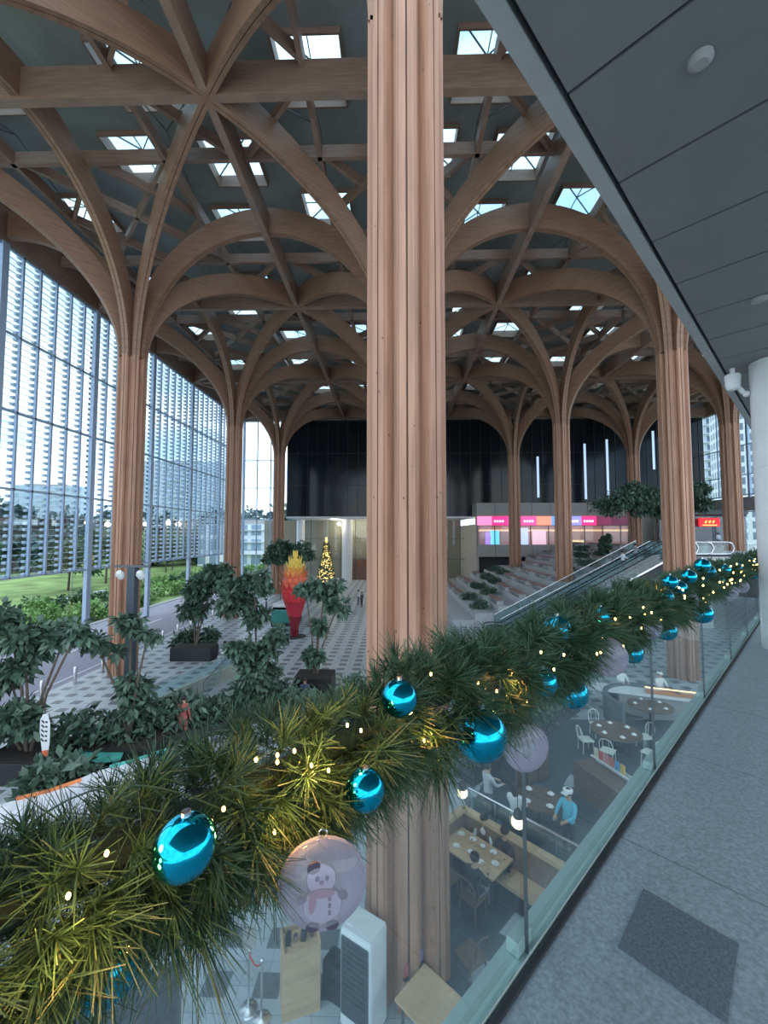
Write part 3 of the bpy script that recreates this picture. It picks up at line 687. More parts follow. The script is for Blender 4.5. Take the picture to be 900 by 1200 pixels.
def P(x,y,Z=0): return at(x,y,Z)
def table_rect(name,lab,c,rz,sx,sy,h,top='oak',leg=True):
    t=thing(name,lab,'table',c,rz); MB().box((0,0,h-.02),(sx,sy,.04)).build('tabletop',M[top],t,bev=.006)
    for a in(-1,1):
        for b in(-1,1): MB().box((a*(sx/2-.07),b*(sy/2-.07),(h-.04)/2),(.05,.05,h-.04)).build('leg',M['dark'],t)
    return t
def small(name,lab,catg,loc,mb,mat_,group=None,smooth=True,rz=0):
    o=mb.build(name,mat_,smooth=smooth,loc=loc); o.rotation_euler.z=rz; return tag(o,lab,catg,group)
# ------------------------------------------------------------------ restaurant (right of the big column)
struct(MB().prism([(p.x,p.y) for p in (P(452,1110),P(522,905),P(690,790),P(860,720),(20,16,0),(12,2,0),(1.2,2.2,0))] if False else [(.35,3.2),(.45,9.0),(3.2,14.5),(7,18.5),(14,18.5),(14,10),(4.5,3.2)],0,.012).build('floor_restaurant',col('dark slate blue floor',(.055,.075,.10),rough=.45,var=.12,scale=3)))
tl=col('pale blue grey floor tile',(.38,.44,.50),rough=.5)
for k,q in enumerate((((342+0,0),),)): pass
def quadtile(pts,k):
    pts=[P(*p) for p in pts]; tag(MB().prism([(p.x,p.y) for p in pts],.0125,.018).build('floor_tile',tl),k,'floor tile')
quadtile([(585,1094),(604,1070),(622,1081),(604,1103)],'pale square floor tile below the booth near the curb')
quadtile([(549,1150),(562,1120),(580,1132),(566,1165)],'pale square floor tile beside the dark chair near the table corner')
quadtile([(660,920),(668,908),(691,918),(684,927)],'pale floor tile in front of the dark service counter')
quadtile([(678,903),(686,891),(694,896),(690,906)],'small pale floor tile beside the book shelf end')
quadtile([(690,988),(698,978),(706,982),(700,992)],'pale floor tile near the person in the blue shirt')
# booth : wooden back L and seat
bth=thing('booth_bench','L shaped light wood booth bench with padded back behind the dining table','booth',P(543,985))
o0=P(543,985); A=P(527,990)-o0; B=P(676,1050)-o0
A=at(527,960,1.15)-o0; K=at(543,945,1.15)-o0; B=at(690,1030,1.15)-o0
def slab(m,p,q,z0,z1,w):
    p=Vector((p.x,p.y,0));q=Vector((q.x,q.y,0)); m.bar((p.x,p.y,(z0+z1)/2),(q.x,q.y,(z0+z1)/2),w,z1-z0)
dB=(B-K).normalized(); dA=Vector((-dB.y,dB.x,0)); 
if dA.dot(A-K)<0: dA=-dA
A=K+dA*2.2
m=MB(); slab(m,K,B,1.05,1.15,.16); slab(m,K,A,1.05,1.15,.16); m.build('top_rail',M['oak'],bth)
m=MB(); slab(m,K,B,0,1.05,.1); slab(m,K,A,0,1.05,.1); m.build('back_panel',col('brown booth upholstery',(.20,.13,.09),rough=.7),bth)
nB=-Vector((-dB.y,dB.x,0)); 
if nB.y>0: nB=-nB
m=MB(); k2=K+nB*.3; slab(m,k2,B+nB*.3,.38,.46,.5); m.build('seat',M['oak'],bth)
m=MB(); slab(m,K+nB*.28,B+nB*.28,0,.38,.4); m.build('seat_base',M['dark'],bth)
# glass divider behind the booth
q0=o0+K-nB*.25; q1=o0+B-nB*.25
gd=glass_rail('glass_divider','low glass divider with dark posts behind the wooden booth',(q0.x,q0.y,0),(q1.x,q1.y,0),1.5,'divider',4)
# dining table with diners
tc=(at(548,975,.75)+at(562,1031,.75))/2; tq=at(585,1008,.75); tr_=math.atan2(tq.y-at(562,1031,.75).y,tq.x-at(562,1031,.75).x)
ta,tb,tcn=at(562,1031,.75),at(585,1008,.75),at(530,1000,.75)
rz=math.atan2(dB.y,dB.x)
ctr=(tb+at(528,985,.75))/2
table_rect('dining_table','light wood booth dining table laid with plates, two diners beside it',(ctr.x,ctr.y,0),rz,1.5,.85,.75)
rm=Matrix.Rotation(rz,3,'Z')
for k,(u,v) in enumerate(((-.5,.2),(-.2,.25),(.1,.2),(.35,.25),(-.35,-.2),(0,-.15),(.3,-.2),(.55,0))):
    p=Vector((ctr.x,ctr.y,.752))+rm@Vector((u,v,0))
    small('plate',['white plate','white plate','small white bowl','white plate','white saucer','white bowl','flat white dish','white dish'][k]+' on the booth dining table, '+['far left','left of middle','right of middle','far right','near left','near middle','near right','at the right end'][k],'plate',p,MB().lathe([(.04,0),(.05,.004),(.085,.018),(.082,.02),(.045,.008),(0,.007)] if k not in(2,5) else [(.03,0),(.055,.03),(.065,.05),(.06,.05),(.045,.02),(0,.012)],16),M['plate'],'tableware on the booth table')
d1=Vector((ctr.x,ctr.y,0))+rm@Vector((-.1,.68,0)); d2=Vector((ctr.x,ctr.y,0))+rm@Vector((.48,.66,0))
person('person in dark jacket and white shirt seated at the booth table, long hair',(d1.x,d1.y,0),rz+PI,'sit',(.7,.7,.72),(.03,.03,.04),'long',arms='table',lean=.1)
person('person in dark top seated at the right of the booth table',(d2.x,d2.y,0),rz+PI,'sit',(.05,.055,.07),(.05,.08,.08),'short',arms='table',lean=.12)
def chair(lab,loc,rz,colr='dark',kind='dining_chair',group=None):
    t=thing(kind,lab,'chair',loc,rz,group); m_=M[colr]
    MB().box((0,0,.45),(.44,.44,.05)).build('seat',m_,t,bev=.015)
    for a,b in((-1,-1),(1,-1),(-1,1),(1,1)): MB().tube([(a*.2,b*.2,0),(a*.18,b*.18,.43)],.016,6).build('leg',m_,t)
    MB().tube([(-.2,-.2,.45),(-.22,-.24,.75),(-.15,-.27,.9),(0,-.28,.94),(.15,-.27,.9),(.22,-.24,.75),(.2,-.2,.45)],.016,6).tube([(-.1,-.21,.45),(-.1,-.26,.9)],.01,6).tube([(.1,-.21,.45),(.1,-.26,.9)],.01,6).build('backrest',m_,t)
    return t
e1=Vector((ctr.x,ctr.y,0))+rm@Vector((-.2,-.7,0)); chair('dark curved back chair with a jacket on the near side of booth table',(e1.x,e1.y,0),rz,'brown')
e2=Vector((ctr.x,ctr.y,0))+rm@Vector((.45,-.72,0)); chair('dark chair at the near right side of booth table',(e2.x,e2.y,0),rz,'brown')
person('person seated with back to camera on near side of booth table',(e2.x,e2.y,.0),rz,'sit',(.03,.035,.045),(.25,.27,.3),'short',arms='table',lean=.08)
e3=P(552,1150); chair('dark chair beside the light wood table at the bottom',(e3.x,e3.y,0),.6,'brown')
# wood table at bottom
wc=(at(475,1155,.75)+at(545,1175,.75))/2; 
a1,a2,a3=at(462,1152,.75),at(497,1120,.75),at(550,1168,.75); ex=(a3-a2); ey=(a1-a2)
wt=thing('wooden_table','light oak table at the foot of the big timber column','table',(a2.x,a2.y-.12,0))
ex.z=0;ey=Vector((-ex.y,ex.x,0)).normalized()*(-.75) if Vector((-ex.y,ex.x,0)).dot(ey)<0 else Vector((-ex.y,ex.x,0)).normalized()*.75
exn=ex.normalized()*1.35
MB().prism([(0,0),(exn.x,exn.y),(exn.x+ey.x,exn.y+ey.y),(ey.x,ey.y)],.71,.75).build('tabletop',M['oak'],wt)
for f_ in (.08,.92):
    for g_ in(.1,.9):
        q=exn*f_+ey*g_; MB().box((q.x,q.y,.355),(.05,.05,.71)).build('leg',M['steel'],wt)
for px,py,c_,lab in ((476,1148,(.35,.1,.1),'red menu stand on the oak table, left one'),(493,1130,(.2,.15,.3),'purple menu stand on the oak table, right one')):
    p=at(px,py,.75); s_=thing('menu_stand',lab,'menu stand',p,.7); MB().box((0,0,.02),(.1,.06,.04)).build('stand_base',M['black'],s_); MB().box((0,0,.13),(.1,.01,.2)).build('menu_card',col(lab[:9],c_),s_)
# host stand
hc=at(352,1095,1.1); hsd=thing('host_stand','light wood reception stand with open shelf top near the queue posts','stand',(hc.x,hc.y,0),.35)
MB().box((0,.22,.55),(.62,.03,1.1)).box((0,-.22,.53),(.62,.03,1.06)).box((-.3,0,.55),(.03,.44,1.1)).box((.3,0,.55),(.03,.44,1.1)).box((0,0,1.0),(.58,.42,.03)).build('cabinet_body',M['oak'],hsd)
for k,(x,c_) in enumerate(((-.2,M['black']),(-.08,M['silver']),(.06,M['black']),(.2,M['brown']))):
    p=Vector((hc.x,hc.y,1.016))+Matrix.Rotation(.35,3,'Z')@Vector((x,0,0))
    small('counter_item',['black menu holder on the reception stand','silver cup on the reception stand','black cup on the reception stand','brown box on the reception stand'][k],'holder',p,MB().lathe([(.035,0),(.04,.1),(.035,.1),(.03,.01)],12) if k%2 else MB().box((0,0,.08),(.08,.12,.16)),c_,smooth=bool(k%2))
# portable air conditioner
ac=at(430,1090,1.45); a_=thing('portable_air_conditioner','tall grey and white portable air cooler beside the reception stand','air conditioner',(ac.x-.05,ac.y,0),-.55)
MB().box((0,0,.78),(.62,.5,1.5)).build('cabinet',M['white'],a_,bev=.05)
MB().box((0,-.255,.85),(.54,.03,1.2)).build('front_grille',col('dark blue grey grille',(.05,.06,.075)),a_,bev=.02)
m=MB(); [m.box((0,-.275,.55+k*.09),(.46,.012,.02)) for k in range(10)]; m.build('grille_slat',M['dark'],a_)['kind']='stuff'
MB().box((0,0,1.535),(.58,.46,.02)).build('top_cover',M['white'],a_,bev=.02); MB().box((-.2,-.1,1.55),(.12,.08,.01)).build('control_panel',M['white'],a_)
for a in(-.25,.25):
    for b in(-.18,.18): MB().ball((a,b,.03),.035,8).build('castor',M['black'],a_)
p=P(395,1165); small('equipment_case','black upright equipment case between reception stand and air cooler','case',(p.x,p.y,0),MB().box((0,0,.3),(.4,.3,.6)).box((0,-.16,.35),(.12,.02,.04)),M['black'],smooth=False,rz=-.5)
# stanchions
def stanchion(px,py,lab,sign=False):
    c=P(px,py); t=thing('queue_post',lab,'queue post',c)
    MB().lathe([(.0,.07),(.03,.07),(.06,.05),(.15,.02),(.16,0)],20).build('base',M['silver'],t,True)
    MB().lathe([(.02,.05),(.02,.9),(.03,.9),(.03,.95),(0,.97)],14).build('post',M['silver'],t,True)
    if sign: MB().box((0,0,1.15),(.22,.03,.3)).box((0,0,.98),(.02,.02,.1)).build('sign_plate',M['beige'],t)
    return c
s1=stanchion(291,1183,'chrome queue post carrying a small grey sign',True); s2=stanchion(306,1196,'chrome queue post at the free end of the red rope')
m=MB(); q=[s1.lerp(s2,k/10)+Vector((0,0,.9-.12*math.sin(PI*k/10))) for k in range(11)]; tag(m.tube(q,.012,8).build('barrier_rope',M['red'],smooth=True),'red rope slung between the two chrome queue posts','rope')
# black screen lower left
p1=at(212,1124,1.9); p2=at(120,1160,1.9); sc_=thing('dark_partition','dark standing partition board at the bottom left below the garland','partition',(p1.x,p1.y,0),math.atan2(p2.y-p1.y,p2.x-p1.x))
MB().box((.9,0,.98),(1.8,.06,1.84)).build('board',M['dark'],sc_); MB().box((0,0,.95),(.04,.08,1.9)).box((1.0,.0,.95),(.03,.08,1.9)).build('frame',M['steel'],sc_)
# pendants
for px,py,r,lab in ((542,929,.085,'glowing globe lamp above the booth corner'),(607,963,.1,'glowing globe lamp with dark cap above the booth rail')):
    p=atY(px,py,7.2 if px<560 else 6.6); l=thing('globe_lamp',lab,'lamp',p)
    MB().ball((0,0,0),r,18).build('globe',M['lampglow'],l,True); MB().lathe([(.03,.19),(.06,.15),(r*.75,.06),(r*.7,.05)],14).build('lamp_cap',M['black'],l,True)
    MB().tube([(0,0,.18),(0,0,6.0-p.z)],.006,6).build('cord',M['black'],l)
# middle dining area
def round_table(lab,c,r,n,h=.74,top='brown'):
    t=thing('round_table',lab,'table',c); MB().lathe([(0,h-.05),(r,h-.045),(r,h),(0,h)],32).build('tabletop',M[top],t); MB().lathe([(.28,0),(.28,.03),(.05,.06),(.05,h-.05)],14).build('pedestal',M['dark'],t,True)
    for k in range(n):
        a=2*PI*k/n+.4; p=Vector(c)+Vector((math.cos(a)*r*.68,math.sin(a)*r*.68,h+.002))
        small('plate','white folded place setting on the '+lab.split(',')[0],'plate',p,MB().lathe([(.05,0),(.1,.02),(.06,.01),(.05,.06),(0,.09)],14),M['plate'],'place settings on the '+lab.split(',')[0])
    return t
rt=at(722,856,.74); round_table('nearer dark round table, ringed by white chairs',(rt.x,rt.y,0),.85,6)
rt2=at(762,826,.74); round_table('farther dark round table, by the curved sofa',(rt2.x,rt2.y,0),.85,5)
M['creampaint']=mat('cream painted metal',(.62,.66,.6),.5,0,.04)
for k,a in enumerate((.15,3.2,4.0,5.3,1.7)):
    p=Vector((rt.x+math.cos(a)*1.15,rt.y+math.sin(a)*1.15,0)); chair('cream metal arch back chair, '+['right of','left of','near left of','near right of','behind'][k]+' the nearer round table',p,a+PI/2,'creampaint','bistro_chair')
mt=at(632,935,.74); round_table('dark round table, with the person in blue standing by it',(mt.x,mt.y,0),.6,4)
pb=P(668,1008); 
person('person in light blue shirt and white cap standing by a dark table',(pb.x,pb.y,0),2.2,'stand',(.12,.48,.62),(.04,.05,.06),'short',cap=(.8,.8,.8),arms='fwd')
pw=P(605,1000); person('person in white top standing behind the booth beside the lamp',(pw.x,pw.y,0),-.6,'stand',(.75,.75,.76),(.1,.1,.12),'long',arms='fwd')
pw=P(585,995); person('person in grey white jacket behind the glass divider',(pw.x-.1,pw.y+.8,0),-1.2,'stand',(.45,.47,.5),(.1,.1,.12),'bun',arms='fwd')
# dark service counter
c=P(622,925); ct=thing('service_counter','dark service counter near the plants in the restaurant','counter',(c.x,c.y+.5,0),.5)
MB().box((0,0,.5),(1.5,.6,1.0)).build('counter_body',M['dark'],ct,bev=.02); MB().box((0,0,1.02),(1.56,.66,.04)).build('counter_top',M['brown'],ct)
for k in range(3): MB().box((-.5+k*.5,-.31,.45),(.44,.02,.75)).build('drawer_front',M['brown'],ct)
# book shelf divider
c=at(730,925,1.0); a=at(693,884,1.0); b=at(785,945,1.0); dd=(b-a); 
bs=thing('book_shelf','low dark shelf with white edge holding books next to round table','shelf',(a.x,a.y,0),math.atan2(dd.y,dd.x))
Lb=dd.length; MB().box((Lb/2,0,.98),(Lb,.06,.04)).box((Lb/2,.18,.5),(Lb,.03,1)).build('shelf_edge',M['white'],bs); MB().box((Lb/2,-.35,.45),(Lb,.7,.9)).build('shelf_body',M['brown'],bs)
bm=Matrix.Rotation(math.atan2(dd.y,dd.x),3,'Z')
for k in range(6):
    p=Vector((a.x,a.y,1.0))+bm@Vector((.15+k*.2,.05,0))
    small('book',['cream','red','pink','orange red','blue','yellow'][k]+' book standing on the white edged shelf','book',p,MB().box((0,0,.13),(.14,.04,.26)).box((0,-.022,.14),(.1,.004,.1)),col(['cream','red','pink','orange red','blue','yellow'][k]+' book cover',[(.6,.55,.42),(.5,.08,.07),(.55,.2,.22),(.5,.15,.08),(.1,.3,.5),(.65,.42,.08)][k]),smooth=False,rz=math.atan2(dd.y,dd.x))
# curved sofa
sf=thing('curved_sofa','curved dark banquette sofa around the farther round table','sofa',(rt2.x,rt2.y,0))
def arcband(r0,r1,a0,a1,z0,z1,n=20):
    m=MB(); P_=[(r0*math.cos(a0+(a1-a0)*k/n),r0*math.sin(a0+(a1-a0)*k/n)) for k in range(n+1)]; Q=[(r1*math.cos(a0+(a1-a0)*k/n),r1*math.sin(a0+(a1-a0)*k/n)) for k in range(n+1)]
    v=[(*p,z0) for p in P_]+[(*p,z0) for p in Q]+[(*p,z1) for p in P_]+[(*p,z1) for p in Q]; f=[]; N_=n+1
    for k in range(n): f+=[(k,k+N_,k+1+N_,k+1),(k+2*N_,k+1+2*N_,k+1+3*N_,k+3*N_),(k,k+1,k+1+2*N_,k+2*N_),(k+N_,k+3*N_,k+1+3*N_,k+1+N_)]
    f+=[(0,2*N_,3*N_,N_),(n,n+N_,n+3*N_,n+2*N_)]
    return m.add(v,f)
arcband(1.05,1.6,.3,3.6,.0,.45).build('seat',M['dark'],sf); arcband(1.6,1.8,.3,3.6,0,1.05).build('backrest',col('grey banquette back',(.10,.12,.14)),sf,True)
# buffet counter with heat lamps
c=at(778,812,1.0); bf=thing('buffet_counter','long pale counter with glowing warm display under glass','counter',(c.x,c.y,0),-.35)
MB().box((0,0,.45),(3.6,.8,.9)).build('counter_body',M['beige'],bf); MB().box((-.9,0,.93),(5.2,1.0,.06)).build('counter_top',M['white'],bf)
MB().box((.4,0,1.15),(2.3,.5,.02)).box((-.7,0,1.05),(.03,.5,.2)).box((1.5,0,1.05),(.03,.5,.2)).build('display_glass',M['pane'],bf)
MB().box((.4,.1,1.13),(2.2,.04,.03)).build('heat_lamp',emis('orange heat lamp strip',(1,.55,.25),6),bf); MB().box((.4,0,.98),(2.2,.45,.04)).build('food_tray',col('warm food',(.4,.2,.1)),bf)
for px,py,lab in ((790,842,'cook in white jacket behind the warm display counter'),(592+150,808,'person in white at the left end of the pale counter')):
    p=P(px,py); 
    if px<780: p=P(742,835)
    person(lab,(p.x,p.y+.9,0),PI,'stand',(.7,.7,.7),(.1,.1,.1),'short',cap=(.8,.8,.8) if px>780 else None,arms='fwd')
# restaurant planting
def blades(n,c,rad,h,w=.03):
    p=np.stack([c[0]+(NR.rand(n)-.5)*2*rad[0],c[1]+(NR.rand(n)-.5)*2*rad[1],np.full(n,c[2])],1)
    d=NR.normal(size=(n,3))*.35; d[:,2]=1; d/=np.linalg.norm(d,axis=1)[:,None]; return leafgeo(p,d,h*(.6+.7*NR.rand(n)),w)
def hedge(name,lab,a,b,h,dens=260,wd=.5,leafm='leaf',box=True,Ln=.3):
    a=Vector(a);b=Vector(b); d=b-a; t=thing(name,lab,'planting',a,math.atan2(d.y,d.x)); Lh=d.length
    n=int(dens*Lh); pos=np.stack([NR.rand(n)*Lh,(NR.rand(n)-.5)*2*wd,.35+NR.rand(n)**.8*(h-.35)],1)
    pos[:,2]*=1+.25*np.sin(pos[:,0]*2.1); dr=NR.normal(size=(n,3)); dr[:,2]+=.6; dr/=np.linalg.norm(dr,axis=1)[:,None]
    o=nmesh('foliage',*leafgeo(pos,dr,Ln*(.6+.8*NR.rand(n)),Ln*.2),M[leafm],t); o['kind']='stuff'
    if box: 
        MB().box((Lh/2,0,.2),(Lh+.1,2*wd,.4)).build('planter',M['dark'],t); 
    return t
a,b=P(600,880),P(668,830); hedge('planting_bed','leafy green planting bed behind the dark counter',a,b,1.1,420,.45,Ln=.28)
a,b=P(545,915),P(600,880); hedge('planting_bed','dark leafy bed beside the timber column',a,b,1.0,420,.4,Ln=.28)
a,b=P(665,842),P(700,806); glass_rail('glass_railing','low railing with grey posts between sofa and planting',a,b,1.1,'railing',3)
# ------------------------------------------------------------------ left garden / plaza
def flame():
    c=P(345,746); t=thing('flame_sculpture','tall red to yellow spiky flame shaped sculpture in the plaza','sculpture',c)
    Hh=6.3; prof=[(.28,0),(.25,.3),(.38,1.0),(.62,1.8),(.98,2.8),(1.12,3.5),(1.0,4.3),(.8,5.0),(.55,5.6),(.25,6.1),(0,6.2)]
    def rad(z):
        for k in range(len(prof)-1):
            if prof[k][1]<=z<=prof[k+1][1]: f=(z-prof[k][1])/(prof[k+1][1]-prof[k][1]); return prof[k][0]*(1-f)+prof[k+1][0]*f
        return .1
    bands=[(0,1.6,(.22,.015,.03)),(1.6,2.8,(.5,.03,.05)),(2.8,3.7,(.75,.06,.07)),(3.7,4.6,(.85,.2,.10)),(4.6,5.3,(.85,.38,.09)),(5.3,6.2,(.85,.62,.12))]
    def cx(z): return .12*math.sin(z*.9)
    for bi,(z0,z1,cc_) in enumerate(bands):
        m=MB(); zz=z0
        n=6; pr=[(rad(z0+(z1-z0)*k/n)*.86,z0+(z1-z0)*k/n) for k in range(n+1)]
        m.lathe(pr,18)
        while zz<z1:
            r=rad(zz)
            for k in range(14):
                a=2*PI*(k+(.5 if int(zz*4)%2 else 0))/14+zz*.5; d=Vector((math.cos(a),math.sin(a),0)); s=Vector((-d.y,d.x,0))
                b=d*r*.82+Vector((0,0,zz)); tip=d*(r*1.16)+Vector((0,0,zz+.62))+s*.05; w=max(.07,r*.24)
                m.add([b-s*w,b+s*w,tip,b+d*.1+Vector((0,0,.12))],[(0,1,3),(1,2,3),(2,0,3),(0,2,1)])
            zz+=.42
        m.build('spiked_band',col('flame band %d'%bi,cc_,rough=.4,var=.15),t)
    MB().lathe([(.9,0),(.9,.04),(.3,.06)],24).build('base_plate',M['dark'],t)
flame()
def xmas():
    c=P(382,700); t=thing('christmas_tree','tall cone christmas tree covered in warm lights near the lobby','christmas tree',c)
    v=P(382,700); hgt=6.6
    gs=[]; n=5000; z=NR.rand(n)**1.3*hgt; r=1.25*(1-z/hgt)+.06; a=NR.rand(n)*6.28; pos=np.stack([r*np.cos(a),r*np.sin(a),z+.5],1); d=np.stack([np.cos(a),np.sin(a),-.1+0*a],1)+NR.normal(size=(n,3))*.3; d/=np.linalg.norm(d,axis=1)[:,None]
    nmesh('foliage',*leafgeo(pos,d,np.full(n,.3),.05),M['leaf'],t)
    m=MB()
    for k in range(330):
        z=R.random()**1.2*hgt; r=1.4*(1-z/hgt)+.1; a=R.random()*6.28; m.ball((r*math.cos(a),r*math.sin(a),z+.5),.075,6)
    m.build('tree_lights',emis('gold tree light',(1,.72,.25),1.8),t)['kind']='stuff'
    MB().ball((0,0,hgt+.75),.22,10,(.6,.6,1.4)).build('tree_topper',emis('gold topper',(1,.8,.2),2),t); MB().lathe([(.15,0),(.15,.6)],10).build('trunk',M['bark'],t)
xmas()
# van
c=P(331,737); vn=thing('food_van','small green and white vehicle parked behind the flame sculpture','vehicle',(c.x-.2,c.y+2.2,0),1.5)
MB().box((0,0,.95),(3.4,1.7,1.2)).build('body',col('teal green van paint',(.05,.25,.22),rough=.3),vn,bev=.15); MB().box((0,0,1.75),(3.2,1.6,.5)).build('roof',M['white'],vn,bev=.15); MB().box((-1.6,0,1.45),(.1,1.4,.5)).build('windscreen',M['darkglass'],vn)
for a in(-1.1,1.1):
    for b in(-.85,.85): MB().lathe([(.0,-.1),(.34,-.1),(.34,.1),(0,.1)],16).xf(Matrix.Translation((a,b,.34))@Matrix.Rotation(PI/2,4,'X')).build('wheel',M['black'],vn)
# trees in the plaza : (base px, py, Z-crowns in pixels (px,py,r m)), ...
def ptree(lab,bx,by,crowns,n=900,Ln=.42,Wd=.1,pot=(1.6,1.6,.55),leafm='leaf',tr=.06,flat=.75,name='plaza_tree',catg='tree'):
    b=P(bx,by); cs=[]; tk=[]
    for px,py,r in crowns:
        c=atY(px,py,b.y)-b; c.y+=R.uniform(-.4,.4)
        cs.append((tuple(c),(r,r,r*flat),r*r/1.2)); tk.append(([(0,0,.3),(c.x*.35,c.y*.3,c.z*.55),tuple(c)],tr))
    return plant(name,lab,catg,b,cs,tk,leafm,Ln,Wd,n,None,pot,.45)
ptree('multi stemmed tree in the middle of the left plaza, near the road',228,772,[(243,688,1.25),(228,712,.8),(258,670,.8)],700,pot=(2.6,1.2,.8))
ptree('dense broad leaf tree just left of the flame sculpture',300,800,[(280,702,.85),(300,682,.75),(272,690,.6),(300,722,.55)],900,.4,.1,pot=None)
ptree('bushy plant below the dense broad leaf tree',300,840,[(300,770,.75),(283,760,.5),(310,790,.8),(322,745,.45),(295,810,.8)],1000,.34,.09,pot=(2,1.2,.5),name='plaza_bush',catg='shrub')
ptree('tree with drooping leaves right of the flame sculpture in black planter',369,812,[(380,692,.72),(358,690,.42),(396,710,.5),(372,735,.42),(370,768,.45)],900,.36,.1,pot=(1.9,1.4,.95))
ptree('dark rounded tree crown behind the flame sculpture',330,722,[(338,648,1.6),(322,652,1.1),(354,650,1.1)],800,.4,.1,pot=(1.5,1.5,.6))
ptree('large dark broad leaf tree at the far left edge',32,905,[(25,755,.75),(5,790,.8),(70,745,.5),(35,830,.8),(100,738,.38),(0,850,.8),(5,722,.45)],1100,.34,.085,pot=(2.2,1.6,.7))
ptree('broad leaf tree in dark planter at the foot of the left timber column',150,884,[(152,733,.45),(118,748,.36),(178,742,.3),(150,805,.55),(132,765,.25),(158,832,.5)],900,.32,.085,pot=(2.6,1.6,.55))
ptree('low flowering shrub in a long dark box beside the seated person',232,760,[(215,752,.9),(240,750,.9),(225,745,.8)],700,.35,.09,pot=None,name='plaza_shrub',catg='shrub')
hedge('planting_bed','dense dark green bed between the ramp wall and the garland',P(185,868),P(345,826),1.2,420,.8,Ln=.34)
hedge('planting_bed','dark leafy bed at left below the broad leaf trees',P(60,895),P(190,868),1.2,420,.9,Ln=.34)
hedge('planting_bed','fern like leaves beside the feather flag',P(20,955),P(110,925),.9,300,.6,Ln=.4)
hedge('planting_bed','dark green bed at the foot of the foreground column left side',P(335,870),P(430,835),1.3,420,.7,Ln=.32)
hedge('planting_bed','dark green bed right of the foreground column behind the garland',P(540,800),P(620,760),1.6,300,.9,Ln=.36)
for k,(px,py) in enumerate(((0,0),)): pass
# low beige ramp wall with glass
a,b=P(172,842),P(283,788)
rw=thing('ramp_wall','low pale ramp wall with glass and steel rail edging the plaza','wall',a,math.atan2(b.y-a.y,b.x-a.x)); Lw=(b-a).length
MB().box((Lw/2,0,.35),(Lw,.25,.7)).build('wall_body',col('greenish beige concrete',(.38,.41,.36)),rw); MB().box((Lw/2,0,1.0),(Lw,.02,.6)).build('glass_panel',M['para'],rw); MB().tube([(0,0,1.32),(Lw,0,1.32)],.03,8).build('handrail',M['silver'],rw)
rl=P(150,800); m=MB(); glass_rail('stair_rail','slanted steel handrail running down from the plaza',P(238,828)+Vector((0,0,.2)),P(283,772)+Vector((0,0,.2)),.9,'railing',3)
# curved white promo counter
pts=[P(-60,985),P(0,960),P(50,938),P(100,918),P(150,903),P(190,890)]
def ribbon(pts,z0,z1,th):
    m=MB()
    for k in range(len(pts)-1): m.bar((pts[k].x,pts[k].y,(z0+z1)/2),(pts[k+1].x,pts[k+1].y,(z0+z1)/2),th,z1-z0)
    return m
pts=[at(x,y,.9) for x,y in ((-60,965),(0,948),(40,938),(80,924),(115,908),(150,898),(185,886))]
pc=thing('curved_barrier','curved white barrier wall with coloured graphics at left','barrier',(pts[0].x,pts[0].y,0)); off=Vector((pts[0].x,pts[0].y,0))
ribbon([p-off for p in pts],0,.9,.5).build('barrier_wall',col('white barrier panel',(.72,.74,.8)),pc)
q=[p-off+Vector((.1,.35,0)) for p in pts]
ribbon(q[1:4],.5,.98,.06).build('red_yellow_graphic',col('red yellow graphic',(.75,.22,.08),var=.5,scale=2),pc)
ribbon(q[4:7],.5,.98,.06).build('green_blue_graphic',col('green teal graphic',(.08,.4,.35),var=.4,scale=2),pc)
# green blue board and dark bench box near
c=P(100,905); small('colour_mat','green and teal printed board lying behind the white barrier','board',(c.x,c.y,0),MB().box((0,0,.45),(2.2,1.0,.06)).box((-.9,0,.2),(.1,.8,.4)).box((.9,0,.2),(.1,.8,.4)),col('green teal graphic',(.08,.4,.35)),smooth=False,rz=.4)
c=P(85,935); small('dark_plinth','dark grey box plinth behind the white barrier','plinth',(c.x,c.y,0),MB().box((0,0,.35),(1.2,.8,.7)).box((0,0,.72),(1.26,.86,.05)),M['dark'],smooth=False,rz=.3)
# feather flag
c=P(52,928); fl=thing('feather_flag','white teardrop flag with red and teal foot by the dark plants','flag',c,-.25)
zt=atY(38,836,c.y).z
prof=[]; n=14; hh=zt-.5
outline=[(-.02,.5),(-.16,.5+hh*.35),(-.3,.5+hh*.7),(-.3,.5+hh*.88),(-.18,.5+hh*.98),(.0,.5+hh),(.12,.5+hh*.85),(.13,.5+hh*.55),(.06,.5+hh*.25),(.03,.5)]
def flat(poly,th,mi=0):
    n=len(poly); return MB().add([(x,-th/2,z) for x,z in poly]+[(x,th/2,z) for x,z in poly],[tuple(range(n)),tuple(range(n,2*n))[::-1]]+[(i,i+n,(i+1)%n+n,(i+1)%n) for i in range(n)])
flat(outline,.012).build('flag_cloth',M['white'],fl)
flat([(-.035,.5),(-.15,.5+hh*.3),(.07,.5+hh*.3),(.035,.5)],.02).build('teal_foot',col('teal flag foot',(.05,.4,.5)),fl)
flat([(-.15,.5+hh*.3),(-.18,.5+hh*.38),(.09,.5+hh*.42),(.07,.5+hh*.3)],.02).build('red_band',col('red flag band',(.75,.15,.06)),fl)
m=MB()
for k in range(5): m.box((-.17+.0*k,-.01,.5+hh*(.86-k*.075)),(.13,.01,.05),0,0,Matrix.Rotation(.5,3,'Y')); m.box((-.02,-.01,.5+hh*(.86-k*.075)),(.09,.01,.05))
m.build('flag_lettering',[M['dark']],fl); MB().tube([(.06,.01,0),(.1,.01,hh*.5),(.06,.01,.5+hh)],.012,6).lathe([(.0,.0),(.22,.0),(.2,.04),(0,.05)],14).build('pole',M['dark'],fl)
